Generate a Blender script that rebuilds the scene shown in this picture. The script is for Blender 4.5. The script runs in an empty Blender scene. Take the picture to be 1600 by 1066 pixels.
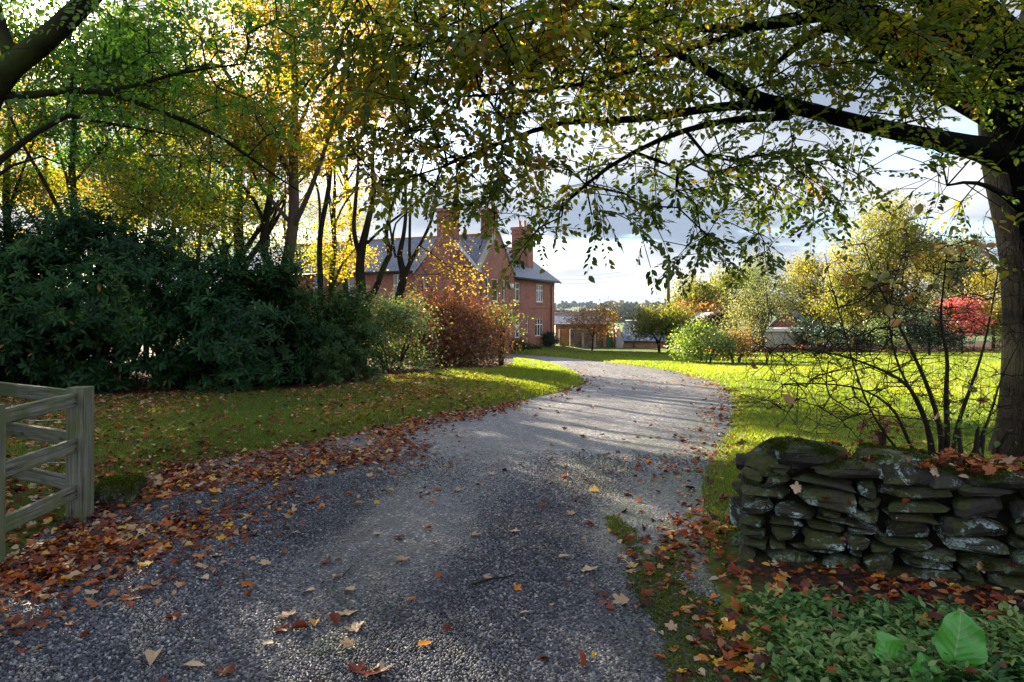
import bpy, math, random
import numpy as np
from mathutils import Vector

# ------------------------------------------------------------------ camera, sky, sun, exposure
SC = bpy.context.scene
COL = SC.collection
R = math.radians
CAM_Z = 1.65
LENS = 24.0
FPX = 1600 * LENS / 36.0
HORIZON = 488.0
SUN_EL, SUN_AZ = 19.1, -34.6
cam_data = bpy.data.cameras.new('camera')
cam = bpy.data.objects.new('camera', cam_data)
COL.objects.link(cam)
cam.location = (0, 0, CAM_Z)
cam.rotation_euler = (R(90), 0, 0)
cam_data.lens = LENS
cam_data.sensor_width = 36
cam_data.shift_y = -(533 - HORIZON) / 1600
cam_data.clip_start = 0.05
cam_data.clip_end = 9000
SC.camera = cam

SC.view_settings.view_transform = 'Standard'
SC.view_settings.look = 'None'
SC.view_settings.gamma = 1.0
SC.view_settings.use_curve_mapping = False
SC.view_settings.exposure = 2.85
SC.cycles.use_denoising = True
SC.cycles.max_bounces = 7
SC.cycles.diffuse_bounces = 4
SC.cycles.glossy_bounces = 2
SC.cycles.transmission_bounces = 4
SC.cycles.transparent_max_bounces = 4
SC.cycles.caustics_reflective = False
SC.cycles.caustics_refractive = False

SUN_DIR = Vector((math.sin(R(SUN_AZ)) * math.cos(R(SUN_EL)), math.cos(R(SUN_AZ)) * math.cos(R(SUN_EL)), math.sin(R(SUN_EL))))
sun_data = bpy.data.lights.new('sun', 'SUN')
sun_data.energy = 5.0
sun_data.angle = R(0.5)
sun_data.color = (1.0, 0.86, 0.64)
sun = bpy.data.objects.new('sun', sun_data)
COL.objects.link(sun)
sun.rotation_euler = SUN_DIR.to_track_quat('Z', 'Y').to_euler()


class NT:
    """small node-tree writer"""
    def __init__(self, tree):
        self.t = tree
        self.t.nodes.clear()

    def n(self, typ, ins=None, **props):
        nd = self.t.nodes.new('ShaderNode' + typ)
        for k, v in props.items():
            setattr(nd, k, v)
        for k, v in (ins or {}).items():
            s = nd.inputs[k]
            if isinstance(v, bpy.types.NodeSocket):
                self.t.links.new(v, s)
            else:
                s.default_value = v
        return nd

    def math(self, op, a, b=None, c=None, clamp=False):
        ins = {0: a}
        if b is not None: ins[1] = b
        if c is not None: ins[2] = c
        return self.n('Math', ins, operation=op, use_clamp=clamp).outputs[0]

    def vmath(self, op, a, b=None, out=0):
        ins = {0: a}
        if b is not None: ins[1] = b
        return self.n('VectorMath', ins, operation=op).outputs[out]

    def mix(self, f, a, b, blend='MIX'):
        nd = self.n('Mix', None, data_type='RGBA', blend_type=blend)
        for i, v in ((0, f), (6, a), (7, b)):
            if isinstance(v, bpy.types.NodeSocket):
                self.t.links.new(v, nd.inputs[i])
            else:
                nd.inputs[i].default_value = v if i == 0 else (tuple(v) + (1,) if len(v) == 3 else v)
        return nd.outputs[2]

    def ramp(self, f, stops, interp='LINEAR'):
        nd = self.n('ValToRGB', {0: f})
        nd.color_ramp.interpolation = interp
        e = nd.color_ramp.elements
        while len(e) < len(stops): e.new(0.5)
        for el, (p, c) in zip(e, stops):
            el.position = p
            el.color = (tuple(c) + (1,)) if not isinstance(c, (int, float)) else (c, c, c, 1)
        return nd.outputs[0]

    def noise(self, vec, scale, detail=4, rough=0.55, out=0, distortion=0.0):
        return self.n('TexNoise', {'Vector': vec, 'Scale': scale, 'Detail': detail, 'Roughness': rough, 'Distortion': distortion}).outputs[out]

    def smooth(self, v, lo, hi):
        return self.n('MapRange', {0: v, 1: lo, 2: hi, 3: 0.0, 4: 1.0}, interpolation_type='SMOOTHSTEP').outputs[0]


def make_world():
    w = bpy.data.worlds.new('World')
    SC.world = w
    w.use_nodes = True
    t = NT(w.node_tree)
    sky = t.n('TexSky', None, sky_type='NISHITA', sun_disc=False)
    sky.sun_elevation = R(SUN_EL)
    sky.sun_rotation = R(SUN_AZ)
    d = t.n('TexCoord').outputs['Generated']
    sep = t.n('SeparateXYZ', {0: d})
    z = t.math('MAXIMUM', sep.outputs[2], 0.0)
    q = t.math('DIVIDE', 1.0, t.math('ADD', z, 0.14))
    pv = t.n('CombineXYZ', {0: t.math('MULTIPLY', sep.outputs[0], q), 1: t.math('MULTIPLY', sep.outputs[1], q), 2: 0.0}).outputs[0]
    pv = t.vmath('ADD', pv, (3.1, 1.7, 0.0))
    n1 = t.noise(pv, 0.9, 7, 0.55)
    n2 = t.noise(t.vmath('ADD', pv, (5.0, 2.0, 1.0)), 0.75, 5, 0.5)
    # heavier cloud low down, thinner overhead
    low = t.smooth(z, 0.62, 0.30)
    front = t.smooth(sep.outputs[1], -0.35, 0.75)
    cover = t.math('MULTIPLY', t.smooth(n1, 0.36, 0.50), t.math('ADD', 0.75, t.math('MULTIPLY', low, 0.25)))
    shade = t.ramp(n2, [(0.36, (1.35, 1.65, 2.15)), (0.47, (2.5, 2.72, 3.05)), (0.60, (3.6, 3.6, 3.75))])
    lum = t.math('SUBTRACT', 1.05, t.math('MULTIPLY', t.math('MULTIPLY', front, low), 0.2))  # cloud above and behind the view is brightened to fill the shade
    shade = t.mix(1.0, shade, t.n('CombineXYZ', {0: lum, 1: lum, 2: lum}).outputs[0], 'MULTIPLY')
    skyc = t.mix(1.0, sky.outputs[0], (0.88, 1.0, 1.15), 'MULTIPLY')
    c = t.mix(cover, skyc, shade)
    hz = t.math('MULTIPLY', t.smooth(z, 0.07, 0.0), t.math('MULTIPLY', front, 0.55))
    c = t.mix(hz, c, (3.5, 3.7, 4.1))
    # thin bright cloud round the sun
    dt = t.vmath('DOT_PRODUCT', d, tuple(SUN_DIR), out=1)
    dt = t.math('MAXIMUM', dt, 0.0)
    veil = t.math('POWER', dt, 16.0)
    core = t.math('POWER', dt, 1500.0)
    glow = t.math('ADD', t.math('MULTIPLY', veil, 2.0), t.math('MULTIPLY', core, 120.0))
    c = t.mix(1.0, c, t.mix(1.0, (1.0, 0.93, 0.8), t.n('CombineXYZ', {0: glow, 1: glow, 2: glow}).outputs[0], 'MULTIPLY'), 'ADD')
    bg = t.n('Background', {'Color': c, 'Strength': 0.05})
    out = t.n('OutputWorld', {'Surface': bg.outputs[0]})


make_world()

# ------------------------------------------------------------------ helpers
rng = np.random.default_rng(7)
random.seed(7)


def P(px, py, Y):
    """world point that lies at distance Y on the sight line of a pixel (1600 x 1066 frame)"""
    return np.array([(px - 800) / FPX * Y, Y, CAM_Z + (HORIZON - py) / FPX * Y])


def sstep(x):
    x = np.clip(x, 0, 1)
    return x * x * (3 - 2 * x)


def snoise(p, seed=0, f=1.0):
    """smooth pseudo noise of points (n,d), about -1..1"""
    r = np.random.default_rng(seed)
    p = np.atleast_2d(p)
    d = p.shape[1]
    out = np.zeros(len(p))
    for k in range(7):
        w = r.normal(size=d) * f * (0.7 + 0.35 * k)
        out += np.sin(p @ w + r.uniform(0, 6.28)) / (1 + 0.35 * k)
    return out / 2.6


def gbase(x, y):
    """height of the drive's surface: it falls away towards the house"""
    z = -1.3 * sstep((y - 9) / 47)
    far = np.clip(y - 62, 0, None)
    z = z - 9 * sstep(far / 140)
    z = z + 26 * sstep((y - 330) / 1700) + 5 * sstep((y - 300) / 600) * np.sin(x / 190 + 1.0) * np.sin(y / 260)
    return z


def G(px, py):
    """ground point (drive level) seen at a pixel"""
    lo, hi = 1.0, 60.0
    for _ in range(50):
        m = (lo + hi) / 2
        if HORIZON + FPX * (CAM_Z - float(gbase(0, m))) / m > py: lo = m
        else: hi = m
    return np.array([(px - 800) / FPX * m, m])


L_PX = [(-40, 905), (60, 842), (140, 792), (225, 748), (300, 724), (370, 711), (440, 702), (520, 686), (600, 668), (700, 648), (780, 633), (850, 619), (905, 604), (913, 592), (890, 577), (850, 568), (800, 564)]
R_PX = [(1150, 1066), (1112, 940), (1095, 870), (1088, 800), (1097, 740), (1117, 700), (1137, 660), (1142, 630), (1132, 610), (1102, 594), (1040, 579), (960, 568), (890, 560), (840, 556), (790, 553)]


def resample(pts, n):
    pts = np.asarray(pts, float)
    s = np.r_[0, np.cumsum(np.linalg.norm(np.diff(pts, axis=0), axis=1))]
    u = np.linspace(0, s[-1], n)
    return np.stack([np.interp(u, s, pts[:, k]) for k in range(pts.shape[1])], 1)


def smooth_line(pts, n, it=3):
    """Catmull-Rom through the points, then even spacing"""
    p = np.asarray(pts, float)
    p = np.vstack([2 * p[0] - p[1], p, 2 * p[-1] - p[-2]])
    out = []
    for i in range(1, len(p) - 2):
        for t in np.linspace(0, 1, 12, endpoint=False):
            a, b, c, d = p[i - 1], p[i], p[i + 1], p[i + 2]
            out.append(0.5 * ((2 * b) + (-a + c) * t + (2 * a - 5 * b + 4 * c - d) * t * t + (-a + 3 * b - 3 * c + d) * t ** 3))
    out.append(p[-2])
    return resample(out, n)


_l = [G(*q) for q in L_PX]
_r = [G(*q) for q in R_PX]
LEFT = smooth_line([(-3.6, -6.0), (-3.7, 1.5)] + _l + [(-6.5, 35.0), (-14.0, 38.0)], 150)
RIGHT = smooth_line([(1.6, -6.0), (1.25, 0.8)] + _r + [(-3.6, 41.3), (-13.0, 42.0)], 150)
_w = snoise(LEFT, 3, 2.2)[:, None] * 0.07
LEFT = LEFT + _w
RIGHT = RIGHT + snoise(RIGHT, 4, 2.2)[:, None] * 0.07
POLY = np.vstack([LEFT, RIGHT[::-1]])


def drive_dist(x, y):
    """signed distance to the drive's outline, negative inside"""
    p = np.stack([np.ravel(x), np.ravel(y)], 1)
    a, b = POLY, np.roll(POLY, -1, 0)
    best = np.full(len(p), 1e9)
    inside = np.zeros(len(p), bool)
    for i in range(len(a)):
        e = b[i] - a[i]
        L = e @ e
        if L < 1e-12: continue
        t = np.clip(((p - a[i]) @ e) / L, 0, 1)
        dd = p - (a[i] + t[:, None] * e)
        best = np.minimum(best, (dd * dd).sum(1))
        cond = (a[i][1] > p[:, 1]) != (b[i][1] > p[:, 1])
        with np.errstate(divide='ignore', invalid='ignore'):
            xi = a[i][0] + (p[:, 1] - a[i][1]) / (e[1] if e[1] != 0 else 1e-12) * e[0]
        inside ^= cond & (p[:, 0] < xi)
    d = np.sqrt(best)
    return np.where(inside, -d, d).reshape(np.shape(x))


def terrain(x, y, d=None):
    x, y = np.asarray(x, float), np.asarray(y, float)
    if d is None: d = drive_dist(x, y)
    z = gbase(x, y)
    pts = np.stack([np.ravel(x), np.ravel(y)], 1)
    near = (y < 75)
    b = snoise(pts, 11, 1.3).reshape(x.shape)
    leftside = sstep((-x - 0.5 + y * 0.12) / 2.0)
    bank = (0.05 + 0.07 * leftside) * sstep(d / 0.45) + 0.10 * leftside * sstep((d - 0.5) / 4)
    z = z + near * np.where(d > 0, bank + 0.025 * b * sstep(d / 0.8), -0.09 * sstep(-d / 0.12))
    far_b = snoise(pts, 12, 0.012).reshape(x.shape)
    return z + far_b * 2.5 * sstep((y - 250) / 300)


def new_mesh(name, v, faces, tint=None, mats=(), mi=None, smooth=True):
    """faces: list of (n,k) index arrays"""
    me = bpy.data.meshes.new(name)
    v = np.asarray(v, np.float32)
    me.vertices.add(len(v))
    me.vertices.foreach_set('co', v.ravel())
    loops = np.concatenate([f.ravel() for f in faces]).astype(np.int32)
    tot = np.concatenate([np.full(len(f), f.shape[1], np.int32) for f in faces])
    start = np.r_[0, np.cumsum(tot)[:-1]].astype(np.int32)
    me.loops.add(len(loops))
    me.loops.foreach_set('vertex_index', loops)
    me.polygons.add(len(tot))
    me.polygons.foreach_set('loop_start', start)
    me.polygons.foreach_set('loop_total', tot)
    if mi is not None:
        me.polygons.foreach_set('material_index', np.asarray(mi, np.int32))
    me.polygons.foreach_set('use_smooth', np.full(len(tot), bool(smooth)))
    if tint is not None:
        at = me.attributes.new('tint', 'FLOAT', 'POINT')
        at.data.foreach_set('value', np.asarray(tint, np.float32))
    for m in mats: me.materials.append(m)
    me.update(calc_edges=True)
    me.validate()
    return me


class MB:
    """collects shapes; build() links them as one mesh object"""
    def __init__(self):
        self.v, self.f, self.t, self.m, self.n = [], [], [], [], 0

    def add(self, v, faces, tint=0.5, mi=0):
        v = np.asarray(v, float)
        if not len(v): return self
        if not isinstance(faces, list): faces = [faces]
        self.v.append(v)
        for f in faces:
            f = np.asarray(f, np.int64)
            if f.size:
                self.f.append(f + self.n)
                self.m.append(np.full(len(f), mi))
        self.t.append(np.broadcast_to(np.asarray(tint, float), (len(v),)))
        self.n += len(v)
        return self

    def quad(self, a, b, c, d, mi=0, tint=0.5):
        return self.add(np.array([a, b, c, d], float), np.array([[0, 1, 2, 3]]), tint, mi)

    def box(self, lo, hi, mi=0, tint=0.5, bev=0.0):
        lo, hi = np.minimum(lo, hi).astype(float), np.maximum(lo, hi).astype(float)
        if bev <= 0:
            v = np.array([[(lo, hi)[i][0], (lo, hi)[j][1], (lo, hi)[k][2]] for i in (0, 1) for j in (0, 1) for k in (0, 1)])
            f = np.array([[0, 1, 3, 2], [4, 6, 7, 5], [0, 4, 5, 1], [2, 3, 7, 6], [0, 2, 6, 4], [1, 5, 7, 3]])
            return self.add(v, f, tint, mi)
        bm_v, bm_f = bev_box(lo, hi, bev)
        return self.add(bm_v, bm_f, tint, mi)

    def tube(self, pts, rad, k=8, mi=0, tint=0.5, cap=True):
        v, f = tube(pts, rad, k)
        faces = [f]
        if cap:
            n = len(pts)
            faces.append(np.array([list(range(k))[::-1], [(n - 1) * k + i for i in range(k)]]))
        return self.add(v, faces, tint, mi)

    def build(self, name, mats, parent=None, smooth=True):
        if not isinstance(mats, (list, tuple)): mats = [mats]
        me = new_mesh(name, np.concatenate(self.v), self.f, np.concatenate(self.t), mats, np.concatenate(self.m), smooth)
        o = bpy.data.objects.new(name, me)
        COL.objects.link(o)
        if parent is not None: o.parent = parent
        return o


def bev_box(lo, hi, b):
    b = min(b, *(0.45 * (hi - lo)))
    c = (lo + hi) / 2
    h = (hi - lo) / 2
    vs, idx = [], {}
    for sx in (-1, 1):
        for sy in (-1, 1):
            for sz in (-1, 1):
                s = np.array([sx, sy, sz])
                for ax in range(3):
                    e = h - b
                    e = e.copy(); e[ax] = h[ax]
                    idx[(sx, sy, sz, ax)] = len(vs)
                    vs.append(c + s * e)
    q, tr = [], []
    for ax in range(3):
        o = [a for a in range(3) if a != ax]
        for s in (-1, 1):
            loop = []
            for (i, j) in ((-1, -1), (1, -1), (1, 1), (-1, 1)):
                k = [0, 0, 0]; k[ax] = s; k[o[0]] = i; k[o[1]] = j
                loop.append(idx[(*k, ax)])
            q.append(loop)
    for ax in range(3):
        o = [a for a in range(3) if a != ax]
        for i in (-1, 1):
            for j in (-1, 1):
                k0 = [0, 0, 0]; k0[ax] = -1; k0[o[0]] = i; k0[o[1]] = j
                k1 = list(k0); k1[ax] = 1
                q.append([idx[(*k0, o[0])], idx[(*k1, o[0])], idx[(*k1, o[1])], idx[(*k0, o[1])]])
    for sx in (-1, 1):
        for sy in (-1, 1):
            for sz in (-1, 1):
                tr.append([idx[(sx, sy, sz, a)] for a in range(3)])
    return np.array(vs), [np.array(q), np.array(tr)]


def tube(pts, rad, k=8):
    pts = np.asarray(pts, float)
    rad = np.broadcast_to(np.asarray(rad, float), (len(pts),))
    tan = np.gradient(pts, axis=0)
    tan /= np.linalg.norm(tan, axis=1)[:, None] + 1e-12
    ref = np.array([0, 0, 1.0]) if abs(tan[0][2]) < 0.9 else np.array([1.0, 0, 0])
    n = np.cross(tan[0], ref); n /= np.linalg.norm(n)
    ang = np.arange(k) * 2 * math.pi / k
    rings = []
    for i in range(len(pts)):
        n = n - tan[i] * (n @ tan[i]); n /= np.linalg.norm(n) + 1e-12
        b = np.cross(tan[i], n)
        rings.append(pts[i] + rad[i] * (np.cos(ang)[:, None] * n + np.sin(ang)[:, None] * b))
    v = np.concatenate(rings)
    i = np.arange(len(pts) - 1)[:, None] * k
    j = np.arange(k)[None, :]
    j2 = (j + 1) % k
    f = np.stack([i + j, i + j2, i + k + j2, i + k + j], -1).reshape(-1, 4)
    return v, f


def frusta(P0, P1, r0, r1, k=4):
    d = P1 - P0
    L = np.linalg.norm(d, axis=1)[:, None] + 1e-9
    d = d / L
    ref = np.where(np.abs(d[:, 2:3]) < 0.9, np.array([[0, 0, 1.0]]), np.array([[1.0, 0, 0]]))
    n = np.cross(d, ref); n /= np.linalg.norm(n, axis=1)[:, None]
    b = np.cross(d, n)
    ang = np.arange(k) * 2 * math.pi / k
    ring = np.cos(ang)[None, :, None] * n[:, None] + np.sin(ang)[None, :, None] * b[:, None]
    v = np.concatenate([P0[:, None] + r0[:, None, None] * ring, P1[:, None] + r1[:, None, None] * ring], 1).reshape(-1, 3)
    base = np.arange(len(P0))[:, None] * (2 * k)
    j = np.arange(k)[None]; j2 = (j + 1) % k
    f = np.stack([base + j, base + j2, base + k + j2, base + k + j], -1).reshape(-1, 4)
    return v, f


def unit(a):
    return a / (np.linalg.norm(a, axis=-1, keepdims=True) + 1e-12)


def scatter(mb, T, F, pos, d, n, scale, tint, mi=0):
    """copies of a template (x along d, z towards n) added to a mesh builder"""
    T = np.asarray(T, float)
    N = len(pos)
    if N == 0: return
    x = unit(d); y = unit(np.cross(n, x)); z = np.cross(x, y)
    s = np.broadcast_to(np.asarray(scale, float), (N,))[:, None, None]
    V = pos[:, None] + s * (T[None, :, 0:1] * x[:, None] + T[None, :, 1:2] * y[:, None] + T[None, :, 2:3] * z[:, None])
    off = (np.arange(N) * len(T))[:, None, None]
    fs = [(np.asarray(f)[None] + off).reshape(-1, np.asarray(f).shape[1]) for f in F]
    tt = np.repeat(np.broadcast_to(np.asarray(tint, float), (N,)), len(T))
    mb.add(V.reshape(-1, 3), fs, tt, mi)


def rand_dirs(n, r=None):
    return unit((r or rng).normal(size=(n, 3)))


# leaf shapes: x from stalk to tip, unit length
SIMPLE = (np.array([[0, 0, 0], [.45, -.29, .07], [1, 0, -.06], [.45, .29, .07]]), [np.array([[0, 1, 2], [0, 2, 3]])])
OVATE = (np.array([[0, 0, 0], [.28, -.26, .09], [.62, -.25, .06], [1, 0, -.10], [.62, .25, .06], [.28, .26, .09], [.33, 0, .0], [.66, 0, -.02]]),
         [np.array([[0, 1, 6], [0, 6, 5], [7, 2, 3], [7, 3, 4]]), np.array([[6, 1, 2, 7], [6, 7, 4, 5]])])
LONG = (np.array([[0, 0, 0], [.3, -.13, .04], [.7, -.14, .0], [1, 0, -.16], [.7, .14, .0], [.3, .13, .04], [.5, 0, -.02]]),
        [np.array([[0, 1, 6], [1, 2, 6], [2, 3, 6], [3, 4, 6], [4, 5, 6], [5, 0, 6]])])


def star_leaf(curl, seed, lobes=5):
    """flat lobed leaf with curled edges, about 1 long"""
    r = np.random.default_rng(seed)
    tips = [-2.3, -1.15, 0.0, 1.15, 2.3][:lobes]
    ang, rad = [], []
    rl = [0.42, 0.6, 0.68, 0.6, 0.42]
    for i, a in enumerate(tips):
        ang += [a - 0.33, a - .14, a, a + .14, a + 0.33, a + 0.57]
        q = r.uniform(.9, 1.1)
        rad += [rl[i] * 0.78, rl[i] * .84, rl[i] * q, rl[i] * .84, rl[i] * 0.78, rl[i] * 0.56]
    ang = np.array(ang); rad = np.array(rad)
    x = 0.38 + rad * np.cos(ang); y = rad * np.sin(ang)
    v = [[0.3, 0, 0]] + [[a, b, 0] for a, b in zip(x, y)]
    v.append([0, 0, 0])
    v = np.array(v)
    rr = np.hypot(v[:, 0] - .38, v[:, 1])
    v[:, 2] = curl * rr ** 2 * 0.9 + r.normal(size=len(v)) * 0.035 + 0.15 * curl * np.sin(v[:, 1] * 5 + r.uniform(0, 6))
    n = len(v)
    f = np.array([[0, i, i + 1] for i in range(1, n - 2)] + [[0, n - 2, n - 1], [0, n - 1, 1]])
    return v, [f]


def curled_leaf(seed):
    r = np.random.default_rng(seed)
    T, F = OVATE
    T = T.copy()
    T[:, 1] *= r.uniform(.8, 1.15)
    T[:, 2] += r.uniform(-.5, .6) * (T[:, 0] - .5) ** 2 + r.uniform(-.9, 1.3) * T[:, 1] ** 2 * 2 + r.normal(size=len(T)) * .02
    return T, F


def tag(o, label, cat, group=None, kind=None):
    o['label'] = label
    o['category'] = cat
    if group: o['group'] = group
    if kind: o['kind'] = kind
    return o


def empty(name, loc=(0, 0, 0), rz=0.0):
    o = bpy.data.objects.new(name, None)
    o.location = tuple(float(c) for c in loc)
    o.rotation_euler = (0, 0, rz)
    o.empty_display_size = 0.2
    COL.objects.link(o)
    return o


# ------------------------------------------------------------------ materials
def new_mat(name):
    m = bpy.data.materials.new(name)
    m.use_nodes = True
    return m, NT(m.node_tree)


def out(t, shader, disp=None):
    ins = {'Surface': shader}
    if disp is not None: ins['Displacement'] = disp
    t.n('OutputMaterial', ins)


def leaf_mat(name, stops, trans=0.5, tcol=(1.0, 1.0, 0.6), tgain=1.6, gloss=0.06, rough=0.45, mottled=0.25):
    m, t = new_mat(name)
    a = t.n('Attribute', None, attribute_name='tint').outputs['Fac']
    c = t.ramp(a, stops)
    pos = t.n('TexCoord').outputs['Object']
    nz = t.noise(pos, 60.0, 2)
    c = t.mix(t.math('MULTIPLY', nz, mottled), c, t.mix(1.0, c, (0.45, 0.38, 0.3), 'MULTIPLY'))
    df = t.n('BsdfDiffuse', {'Color': c})
    tc = t.mix(1.0, c, tuple(q * tgain for q in tcol), 'MULTIPLY')
    tr = t.n('BsdfTranslucent', {'Color': tc})
    s = t.n('MixShader', {0: trans, 1: df.outputs[0], 2: tr.outputs[0]})
    if gloss > 0:
        gl = t.n('BsdfGlossy', {'Color': (1, 1, 1, 1), 'Roughness': rough})
        s = t.n('MixShader', {0: gloss, 1: s.outputs[0], 2: gl.outputs[0]})
    out(t, s.outputs[0])
    return m


def bark_mat(name, c0, c1, moss=0.3, mosscol=(0.05, 0.07, 0.015), scale=9.0):
    m, t = new_mat(name)
    pos = t.n('TexCoord').outputs['Object']
    mp = t.n('Mapping', {'Vector': pos, 'Scale': (1, 1, 0.22)}).outputs[0]
    n1 = t.noise(mp, scale * 2.2, 6, 0.65)
    n2 = t.noise(pos, 1.6, 4)
    c = t.mix(n1, c0, c1)
    c = t.mix(t.math('MULTIPLY', t.smooth(n2, 0.48, 0.66), moss), c, mosscol)
    bmp = t.n('Bump', {'Height': n1, 'Strength': 0.9, 'Distance': 0.03})
    b = t.n('BsdfPrincipled', {'Base Color': c, 'Roughness': 0.9, 'Normal': bmp.outputs[0], 'Specular IOR Level': 0.04})
    out(t, b.outputs[0])
    return m


def plain_mat(name, c, rough=0.6, noise=0.15, nscale=6.0, spec=0.4, metal=0.0, bump=0.0):
    m, t = new_mat(name)
    pos = t.n('TexCoord').outputs['Object']
    n = t.noise(pos, nscale, 5, 0.6)
    col = t.mix(n, tuple(q * (1 - noise) for q in c), tuple(min(1, q * (1 + noise)) for q in c))
    ins = {'Base Color': col, 'Roughness': rough, 'Specular IOR Level': spec, 'Metallic': metal}
    if bump > 0:
        ins['Normal'] = t.n('Bump', {'Height': n, 'Strength': bump, 'Distance': 0.02}).outputs[0]
    out(t, t.n('BsdfPrincipled', ins).outputs[0])
    return m


def brick_mat(name, c1, c2, mortar, bw=0.225, bh=0.075, stain=0.35):
    m, t = new_mat(name)
    pos = t.n('TexCoord').outputs['Object']
    s = t.n('SeparateXYZ', {0: pos})
    v = t.n('CombineXYZ', {0: t.math('ADD', s.outputs[0], s.outputs[1]), 1: s.outputs[2], 2: 0.0}).outputs[0]
    br = t.n('TexBrick', {'Vector': v, 'Color1': c1 + (1,), 'Color2': c2 + (1,), 'Mortar': mortar + (1,), 'Scale': 1.0, 'Mortar Size': 0.009, 'Mortar Smooth': 0.2, 'Bias': -0.1,
                          'Brick Width': bw, 'Row Height': bh})
    n = t.noise(pos, 0.7, 6, 0.65)
    n2 = t.noise(pos, 7.0, 3)
    c = t.mix(t.math('MULTIPLY', t.smooth(n, 0.42, 0.7), stain), br.outputs[0], tuple(q * 0.42 for q in c1))
    c = t.mix(t.math('MULTIPLY', t.smooth(n2, 0.5, 0.8), 0.35), c, tuple(min(1, q * 1.6) for q in c2))
    bmp = t.n('Bump', {'Height': br.outputs[1], 'Strength': 0.5, 'Distance': -0.012})
    out(t, t.n('BsdfPrincipled', {'Base Color': c, 'Roughness': 0.88, 'Normal': bmp.outputs[0], 'Specular IOR Level': 0.2}).outputs[0])
    return m


def slate_mat(name, base=(0.085, 0.105, 0.15)):
    """courses run along the longer horizontal axis of the slope"""
    m, t = new_mat(name)
    uv = t.n('Attribute', None, attribute_name='slope').outputs['Vector']
    pos = t.n('TexCoord').outputs['Object']
    br = t.n('TexBrick', {'Vector': uv, 'Color1': base + (1,), 'Color2': tuple(q * 1.55 for q in base) + (1,), 'Mortar': (0.02, 0.024, 0.035, 1), 'Scale': 1.0, 'Mortar Size': 0.012,
                          'Brick Width': 0.30, 'Row Height': 0.22, 'Bias': 0.0})
    n = t.noise(pos, 1.1, 6, 0.7)
    c = t.mix(t.math('MULTIPLY', t.smooth(n, 0.45, 0.75), 0.5), br.outputs[0], (0.17, 0.18, 0.17))
    bmp = t.n('Bump', {'Height': br.outputs[1], 'Strength': 0.6, 'Distance': -0.015})
    out(t, t.n('BsdfPrincipled', {'Base Color': c, 'Roughness': 0.5, 'Normal': bmp.outputs[0]}).outputs[0])
    return m


M = {}
M['beech_leaf'] = leaf_mat('beech_leaf', [(0.0, (.022, .042, .012)), (.35, (.055, .09, .016)), (.55, (.12, .14, .018)), (.72, (.21, .16, .022)), (.86, (.20, .08, .02)), (1, (.11, .04, .016))], trans=.62, tgain=2.5, tcol=(1, .95, .45), gloss=.012)
M['wood_leaf'] = leaf_mat('wood_leaf', [(0.0, (.025, .06, .014)), (.3, (.055, .105, .016)), (.5, (.13, .16, .018)), (.7, (.27, .22, .02)), (.86, (.30, .15, .02)), (1, (.22, .075, .02))], trans=.6, tgain=2.7, tcol=(1.0, .93, .35), gloss=.025)
M['green_leaf'] = leaf_mat('green_leaf', [(0.0, (.022, .06, .014)), (.5, (.05, .12, .018)), (.85, (.13, .19, .022)), (1, (.26, .21, .03))], trans=.55, tgain=2.5, tcol=(.95, 1.0, .4), gloss=.03)
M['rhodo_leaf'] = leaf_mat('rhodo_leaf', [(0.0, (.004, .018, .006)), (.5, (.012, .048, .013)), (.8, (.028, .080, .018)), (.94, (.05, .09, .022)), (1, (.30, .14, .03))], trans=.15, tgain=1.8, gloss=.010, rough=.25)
M['laurel_leaf'] = leaf_mat('laurel_leaf', [(0.0, (.012, .036, .009)), (.6, (.03, .078, .016)), (.9, (.075, .125, .022)), (1, (.25, .15, .03))], trans=.3, tgain=1.8, gloss=.012, rough=.38)
M['mixed_leaf'] = leaf_mat('mixed_leaf', [(0.0, (.04, .08, .025)), (.35, (.11, .18, .045)), (.7, (.26, .30, .08)), (1, (.45, .44, .28))], trans=.4, tgain=1.7, gloss=.06)
M['russet_leaf'] = leaf_mat('russet_leaf', [(0.0, (.13, .17, .025)), (.18, (.10, .085, .02)), (.35, (.10, .045, .02)), (.52, (.17, .055, .024)), (.72, (.26, .095, .028)), (.9, (.38, .20, .035)), (1, (.38, .28, .05))], trans=.48, tgain=2.1, tcol=(1, .8, .5), gloss=.05)
M['yellow_leaf'] = leaf_mat('yellow_leaf', [(0.0, (.16, .15, .02)), (.5, (.36, .26, .03)), (1, (.42, .22, .03))], trans=.5, tgain=1.6, gloss=.03)
M['orange_leaf'] = leaf_mat('orange_leaf', [(0.0, (.16, .14, .03)), (.4, (.34, .17, .04)), (.8, (.42, .13, .03)), (1, (.33, .08, .05))], trans=.4, tgain=1.5, gloss=.04)
M['lime_leaf'] = leaf_mat('lime_leaf', [(0.0, (.05, .10, .02)), (.5, (.16, .24, .03)), (.85, (.30, .32, .04)), (1, (.36, .20, .04))], trans=.45, tgain=1.7, gloss=.05)
M['hydrangea_leaf'] = leaf_mat('hydrangea_leaf', [(0.0, (.09, .10, .03)), (.5, (.26, .19, .05)), (1, (.30, .12, .05))], trans=.4, tgain=1.6, gloss=.04)
M['birch_leaf'] = leaf_mat('birch_leaf', [(0.0, (.045, .075, .018)), (.5, (.13, .145, .025)), (1, (.27, .22, .035))], trans=.5, tgain=2.0, tcol=(1, .95, .45), gloss=.015)
M['willow_leaf'] = leaf_mat('willow_leaf', [(0.0, (.06, .085, .045)), (.5, (.13, .155, .075)), (1, (.23, .21, .09))], trans=.45, tgain=1.7, gloss=.02)
M['red_leaf'] = leaf_mat('red_leaf', [(0.0, (.36, .07, .09)), (.5, (.52, .13, .14)), (1, (.60, .26, .22))], trans=.45, tgain=1.3, tcol=(1, .7, .6), gloss=.03)
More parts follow.
